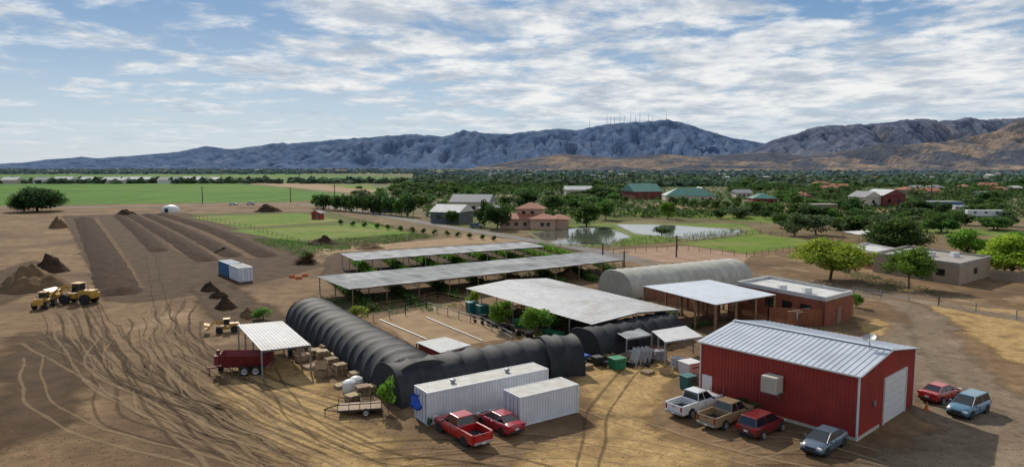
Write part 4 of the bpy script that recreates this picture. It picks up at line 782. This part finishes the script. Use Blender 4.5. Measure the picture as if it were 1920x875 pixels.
for px,b_,t_ in ((380,381,349),(545,379,351),(628,390,346),(915,388,352),(1462,372,345),(1505,380,330),(1745,380,345),(1268,482,440),(1130,484,455),(415,345,320),(562,345,321),(720,345,325),(1170,500,470)):
    q=G(px,b_); h=(b_-t_)*q.y/F; r=thing('utility_pole','wooden utility pole with crossarm near the fields','utility pole',q,R(15),'utility poles standing around the fields'); MB().tube((0,0,0),(0,0,h),.16+q.y*.0003,.12+q.y*.0002,6).build('pole','bark',r); MB().box((0,0,h*.92),(2.4,.14,.14)).build('crossarm','bark',r)
# ---------------------------------------------------------------- soil rows and piles
def windrow(pix,w,h,mat,label):
    pts=smooth_path([G(*p) for p in pix],34); m=MB(); o=pts[0]; rows=[]
    for i,p in enumerate(pts):
        d=(pts[min(i+1,len(pts)-1)]-pts[max(i-1,0)]).normalized(); s=Vector((-d.y,d.x,0)); e=min(1,i/3,(len(pts)-1-i)/3); rows.append([])
        for q in range(13):
            u=q/12*2-1; z=h*e*max(0,1-abs(u)**1.6)*(1+.35*noise.noise(Vector((i*.4,q*.5,w))))-.03; x=p+s*u*w/2*(1+.2*noise.noise(Vector((i*.3,u*2,9))))-o; rows[-1].append((x.x,x.y,z))
    m.v=[v for r_ in rows for v in r_]; m.f=[(i*13+j,i*13+j+1,(i+1)*13+j+1,(i+1)*13+j) for i in range(len(rows)-1) for j in range(12)]
    ob=m.build('soil_windrow',mat); ob.data.polygons.foreach_set('use_smooth',[True]*len(ob.data.polygons)); ob.location=o; tag(ob,label,'soil row')
for pix,w,h,l in (([(226,554),(195,480),(156,408)],7.0,.9,'wide dark soil row at the far left of the rows'),([(300,472),(258,432),(222,404)],4.6,.8,'second dark soil row from the left'),([(390,490),(312,440),(246,403)],5.2,.9,'third dark soil row from the left'),([(440,482),(350,435),(276,402)],5.2,.9,'fourth dark soil row from the left'),([(505,482),(400,432),(302,401)],5.6,.9,'rightmost dark soil row')):
    windrow(pix,w,h,soil,l)
def pile(px,py,wp,hp_,mat,label):
    q=G(px,py); w=wp*q.y/F; h=hp_*q.y/F; m=MB(); N_=28; vs=[]
    for j in range(N_+1):
        for i in range(N_+1):
            x=i/N_*2-1; y=j/N_*2-1; rr=math.hypot(x,y); z=max(0,1-rr)**.85*(1+.5*noise.fractal(Vector((x*2+px,y*2,0)),1,2,4))+.06*noise.fractal(Vector((x*6+px,y*6,0)),1,2,3)*(rr<.9); vs.append((x*w/2,y*w*.4,z*h*1.15-.03))
    m.v=vs; m.f=[(j*(N_+1)+i,j*(N_+1)+i+1,(j+1)*(N_+1)+i+1,(j+1)*(N_+1)+i) for j in range(N_) for i in range(N_)]; o=m.build('dirt_pile',mat); o.data.polygons.foreach_set('use_smooth',[True]*len(o.data.polygons)); o.location=q+Vector((0,w*.3,0)); tag(o,label,'dirt pile')
pile(82,512,68,28,soil,'dark soil pile behind the wheel loaders'); pile(103,428,36,18,bsoil,'small brown pile beyond the dark pile'); pile(30,548,150,40,bsoil,'broad brown mound at the left edge'); pile(497,398,56,12,soil,'far dark pile beyond the rows')
pile(388,546,34,15,soil,'farthest small dark pile in the chain'); pile(405,559,38,15,soil,'second small dark pile in the chain'); pile(418,580,44,20,soil,'nearest dark pile in the chain'); pile(462,596,38,16,bsoil,'brown pile beside the green shrub')
pile(600,460,60,14,soil,'low covered heap of debris at the pasture corner'); pile(850,552,40,12,soil,'dark pile near the nearer shade roof'); pile(958,530,50,12,bsoil,'brown heap between shade roof and white roof'); pile(415,475,40,9,soil,'small dark heap right of the soil rows'); pile(1065,520,50,14,bsoil,'heap left of the plastic greenhouse'); pile(690,468,60,9,bsoil,'low heap beyond the pale shade roof')
pile(230,403,40,9,soil,'low dark heap at the far end of the rows')
# ---------------------------------------------------------------- ground cover
def tufts(name,quad,n,w,h,mat,label,cat,rows=0,per=5,leaf=.16):
    a,b_,c,d=[G(*p) for p in quad]; pf=[]
    for i in range(n):
        u=random.random(); v=random.random()
        if rows: v=(int(v*rows)+.5)/rows+random.uniform(-.012,.012)
        p=a.lerp(b_,u).lerp(d.lerp(c,u),v); pf.append((p.x,p.y,h*.4*random.uniform(.5,1.3),w*random.uniform(.5,1.2)))
    v,f=leafquads(pf,n*per,leaf,h/w*.6); v[:,2]=np.abs(v[:,2]); tag(npmesh(name,v,f,mat),label,cat,None,'stuff')
tufts('crop_rows',[(585,532),(655,590),(1195,518),(1120,482)],3600,.6,1.2,'leaf_mid','rows of leafy crops beneath the nearer shade roof','crops',8,8,.22)
tufts('crop_rows',[(635,492),(670,524),(1110,484),(1030,462)],3800,.65,1.3,'leaf_bright','rows of leafy crops between the two shade roofs','crops',8,8,.24)
tufts('weeds',[(560,455),(640,470),(820,444),(780,437)],1400,.6,.5,'leaf_mid','scattered weeds around the small pastures','weeds')
tufts('weeds',[(470,448),(545,452),(660,466),(560,484)],1000,.6,.7,'leaf_mid','dense weeds below the near pasture','weeds')
tufts('weeds',[(650,412),(700,416),(800,438),(770,436)],260,.6,.6,'leaf_mid','weeds between the pastures and the road','weeds')
tufts('weeds',[(880,505),(1150,492),(1200,510),(960,530)],500,.5,.5,'leaf_mid','weeds between the nearer shade roof and the white roof','weeds')
tufts('garden_plants',[(1560,500),(1640,520),(1800,555),(1640,545)],220,.5,.6,'leaf_blue','desert garden plants in front of the tan house','plants')
tufts('weeds',[(560,560),(700,550),(900,575),(700,590)],420,.4,.4,'leaf_mid','weeds along the yard fence','weeds')
tufts('nursery_plants',[(905,585),(1010,570),(1240,620),(1120,655)],900,.5,.9,'leaf_dark','potted plants in rows beneath the white roof','plants',8)
tufts('nursery_plants',[(885,590),(900,584),(1075,650),(1060,662)],260,.5,.9,'leaf_bright','green plants along the left side of the white roof','plants',2)
tufts('nursery_plants',[(1215,585),(1250,580),(1370,618),(1330,628)],160,.5,.8,'leaf_mid','green plants beneath the blue grey pavilion roof','plants',2)
tufts('reeds',[(1000,462),(1150,464),(1400,442),(1390,430)],600,.6,.9,'leaf_mid','grasses on the pond banks','grass')
T('shrub',1388,772,742,36,'leaf_dark','dark shrub against the red wall, the left of two','shrub',name='shrub'); T('shrub',1413,779,750,34,'leaf_mid','dark shrub against the red wall, the right of two','shrub',name='shrub')
T('sapling',805,800,780,14,'leaf_mid','small weed clump at the corner of the long container','weed',name='weed')
pp=[]
for i in range(12000):
    y=500+460*random.random()**.8; x=random.uniform(-150,2070); pp.append(tuple(G(x,y)))
pp=np.array(pp); k=len(pp); tag(lumps('clods',pp,rng.uniform(.02,.08,k),rng.uniform(.01,.045,k),bsoil),'small clods and stones scattered over the dirt','stones',None,'stuff')
# ---------------------------------------------------------------- camera, light, sky
cam=bpy.data.cameras.new('camera'); co=bpy.data.objects.new('camera',cam); C.objects.link(co); co.location=(0,0,H); co.rotation_euler=(PI/2-P,0,0); cam.sensor_width=36; cam.lens=36*F/1920; cam.clip_end=40000; cam.clip_start=.5; S.camera=co
az=R(20); el=R(35.5)
sd=Vector((-math.sin(az)*math.cos(el),math.cos(az)*math.cos(el),math.sin(el)))
ld=bpy.data.lights.new('sun','SUN'); ld.energy=4.3; ld.angle=R(.6); ld.color=(1,.93,.81); lo=bpy.data.objects.new('sun',ld); C.objects.link(lo); lo.rotation_euler=(-sd).to_track_quat('-Z','Y').to_euler(); lo.location=(0,0,100)
w=bpy.data.worlds.new('World'); S.world=w; w.use_nodes=True; nt=w.node_tree; N=nt.nodes; L=nt.links; bg=N['Background']
sky=N.new('ShaderNodeTexSky'); sky.sky_type='NISHITA'; sky.sun_disc=False; sky.sun_elevation=el; sky.sun_rotation=-az; sky.air_density=1.2; sky.dust_density=.6; sky.ozone_density=2.5
def math_(op,a,b_=None,c=None):
    n=N.new('ShaderNodeMath'); n.operation=op
    for i,s in enumerate((a,b_,c)):
        if s is None: continue
        if isinstance(s,(int,float)): n.inputs[i].default_value=s
        else: L.new(s,n.inputs[i])
    return n.outputs[0]
def rng_(v,a,b_,c=0,d=1):
    n=N.new('ShaderNodeMapRange'); n.interpolation_type='SMOOTHSTEP'; L.new(v,n.inputs[0])
    for i,s in zip((1,2,3,4),(a,b_,c,d)): n.inputs[i].default_value=s
    return n.outputs[0]
def mixc(f,a,b_):
    x=N.new('ShaderNodeMix'); x.data_type='RGBA'
    if isinstance(f,(int,float)): x.inputs[0].default_value=f
    else: L.new(f,x.inputs[0])
    for s,i in ((a,6),(b_,7)):
        if isinstance(s,tuple): x.inputs[i].default_value=(*s,1)
        else: L.new(s,x.inputs[i])
    return x.outputs[2]
tc=N.new('ShaderNodeTexCoord'); sp=N.new('ShaderNodeSeparateXYZ'); L.new(tc.outputs['Generated'],sp.inputs[0])
zc=math_('ADD',math_('MAXIMUM',sp.outputs['Z'],0),.10); cx=math_('DIVIDE',sp.outputs['X'],zc); cy=math_('DIVIDE',sp.outputs['Y'],zc)
cb=N.new('ShaderNodeCombineXYZ'); L.new(cx,cb.inputs[0]); L.new(cy,cb.inputs[1])
def nz(sc,det,off=0,rough=.6,dist=0):
    mp=N.new('ShaderNodeMapping'); mp.inputs['Location'].default_value=(off,off*1.7,0); L.new(cb.outputs[0],mp.inputs['Vector'])
    n=N.new('ShaderNodeTexNoise'); n.inputs['Scale'].default_value=sc; n.inputs['Detail'].default_value=det; n.inputs['Roughness'].default_value=rough; n.inputs['Distortion'].default_value=dist; L.new(mp.outputs[0],n.inputs['Vector']); return n.outputs['Fac']
fine=nz(2.3,10,3,.6,.3); large=nz(.6,4,27,.5); ripple=nz(7,6,5,.6)
cov=math_('ADD',math_('MULTIPLY_ADD',large,.8,math_('MULTIPLY',fine,1.05)),math_('MULTIPLY',ripple,.25))
bias=rng_(sp.outputs['X'],-.6,.3,-.04,.14); cov=math_('ADD',cov,bias)
mask=rng_(cov,.95,1.22); low=rng_(sp.outputs['Z'],.02,.10); mask=math_('MULTIPLY',mask,math_('MULTIPLY_ADD',low,.6,.4))
shade=rng_(math_('MULTIPLY_ADD',nz(2.4,9,8,.6,.3),.8,math_('MULTIPLY',ripple,.2)),.36,.62)
cc=mixc(shade,(3.9,4.5,5.3),(7.7,7.75,7.7))
grad=mixc(rng_(sp.outputs['Z'],.0,.24),(4.3,5.35,6.35),(1.25,2.5,4.5))
sk=mixc(rng_(sp.outputs['Z'],.2,.5,.88,.15),sky.outputs[0],grad)
L.new(mixc(mask,sk,cc),bg.inputs['Color']); bg.inputs['Strength'].default_value=.115
S.view_settings.view_transform='Standard'; S.view_settings.look='None'; S.view_settings.exposure=0; S.view_settings.gamma=1
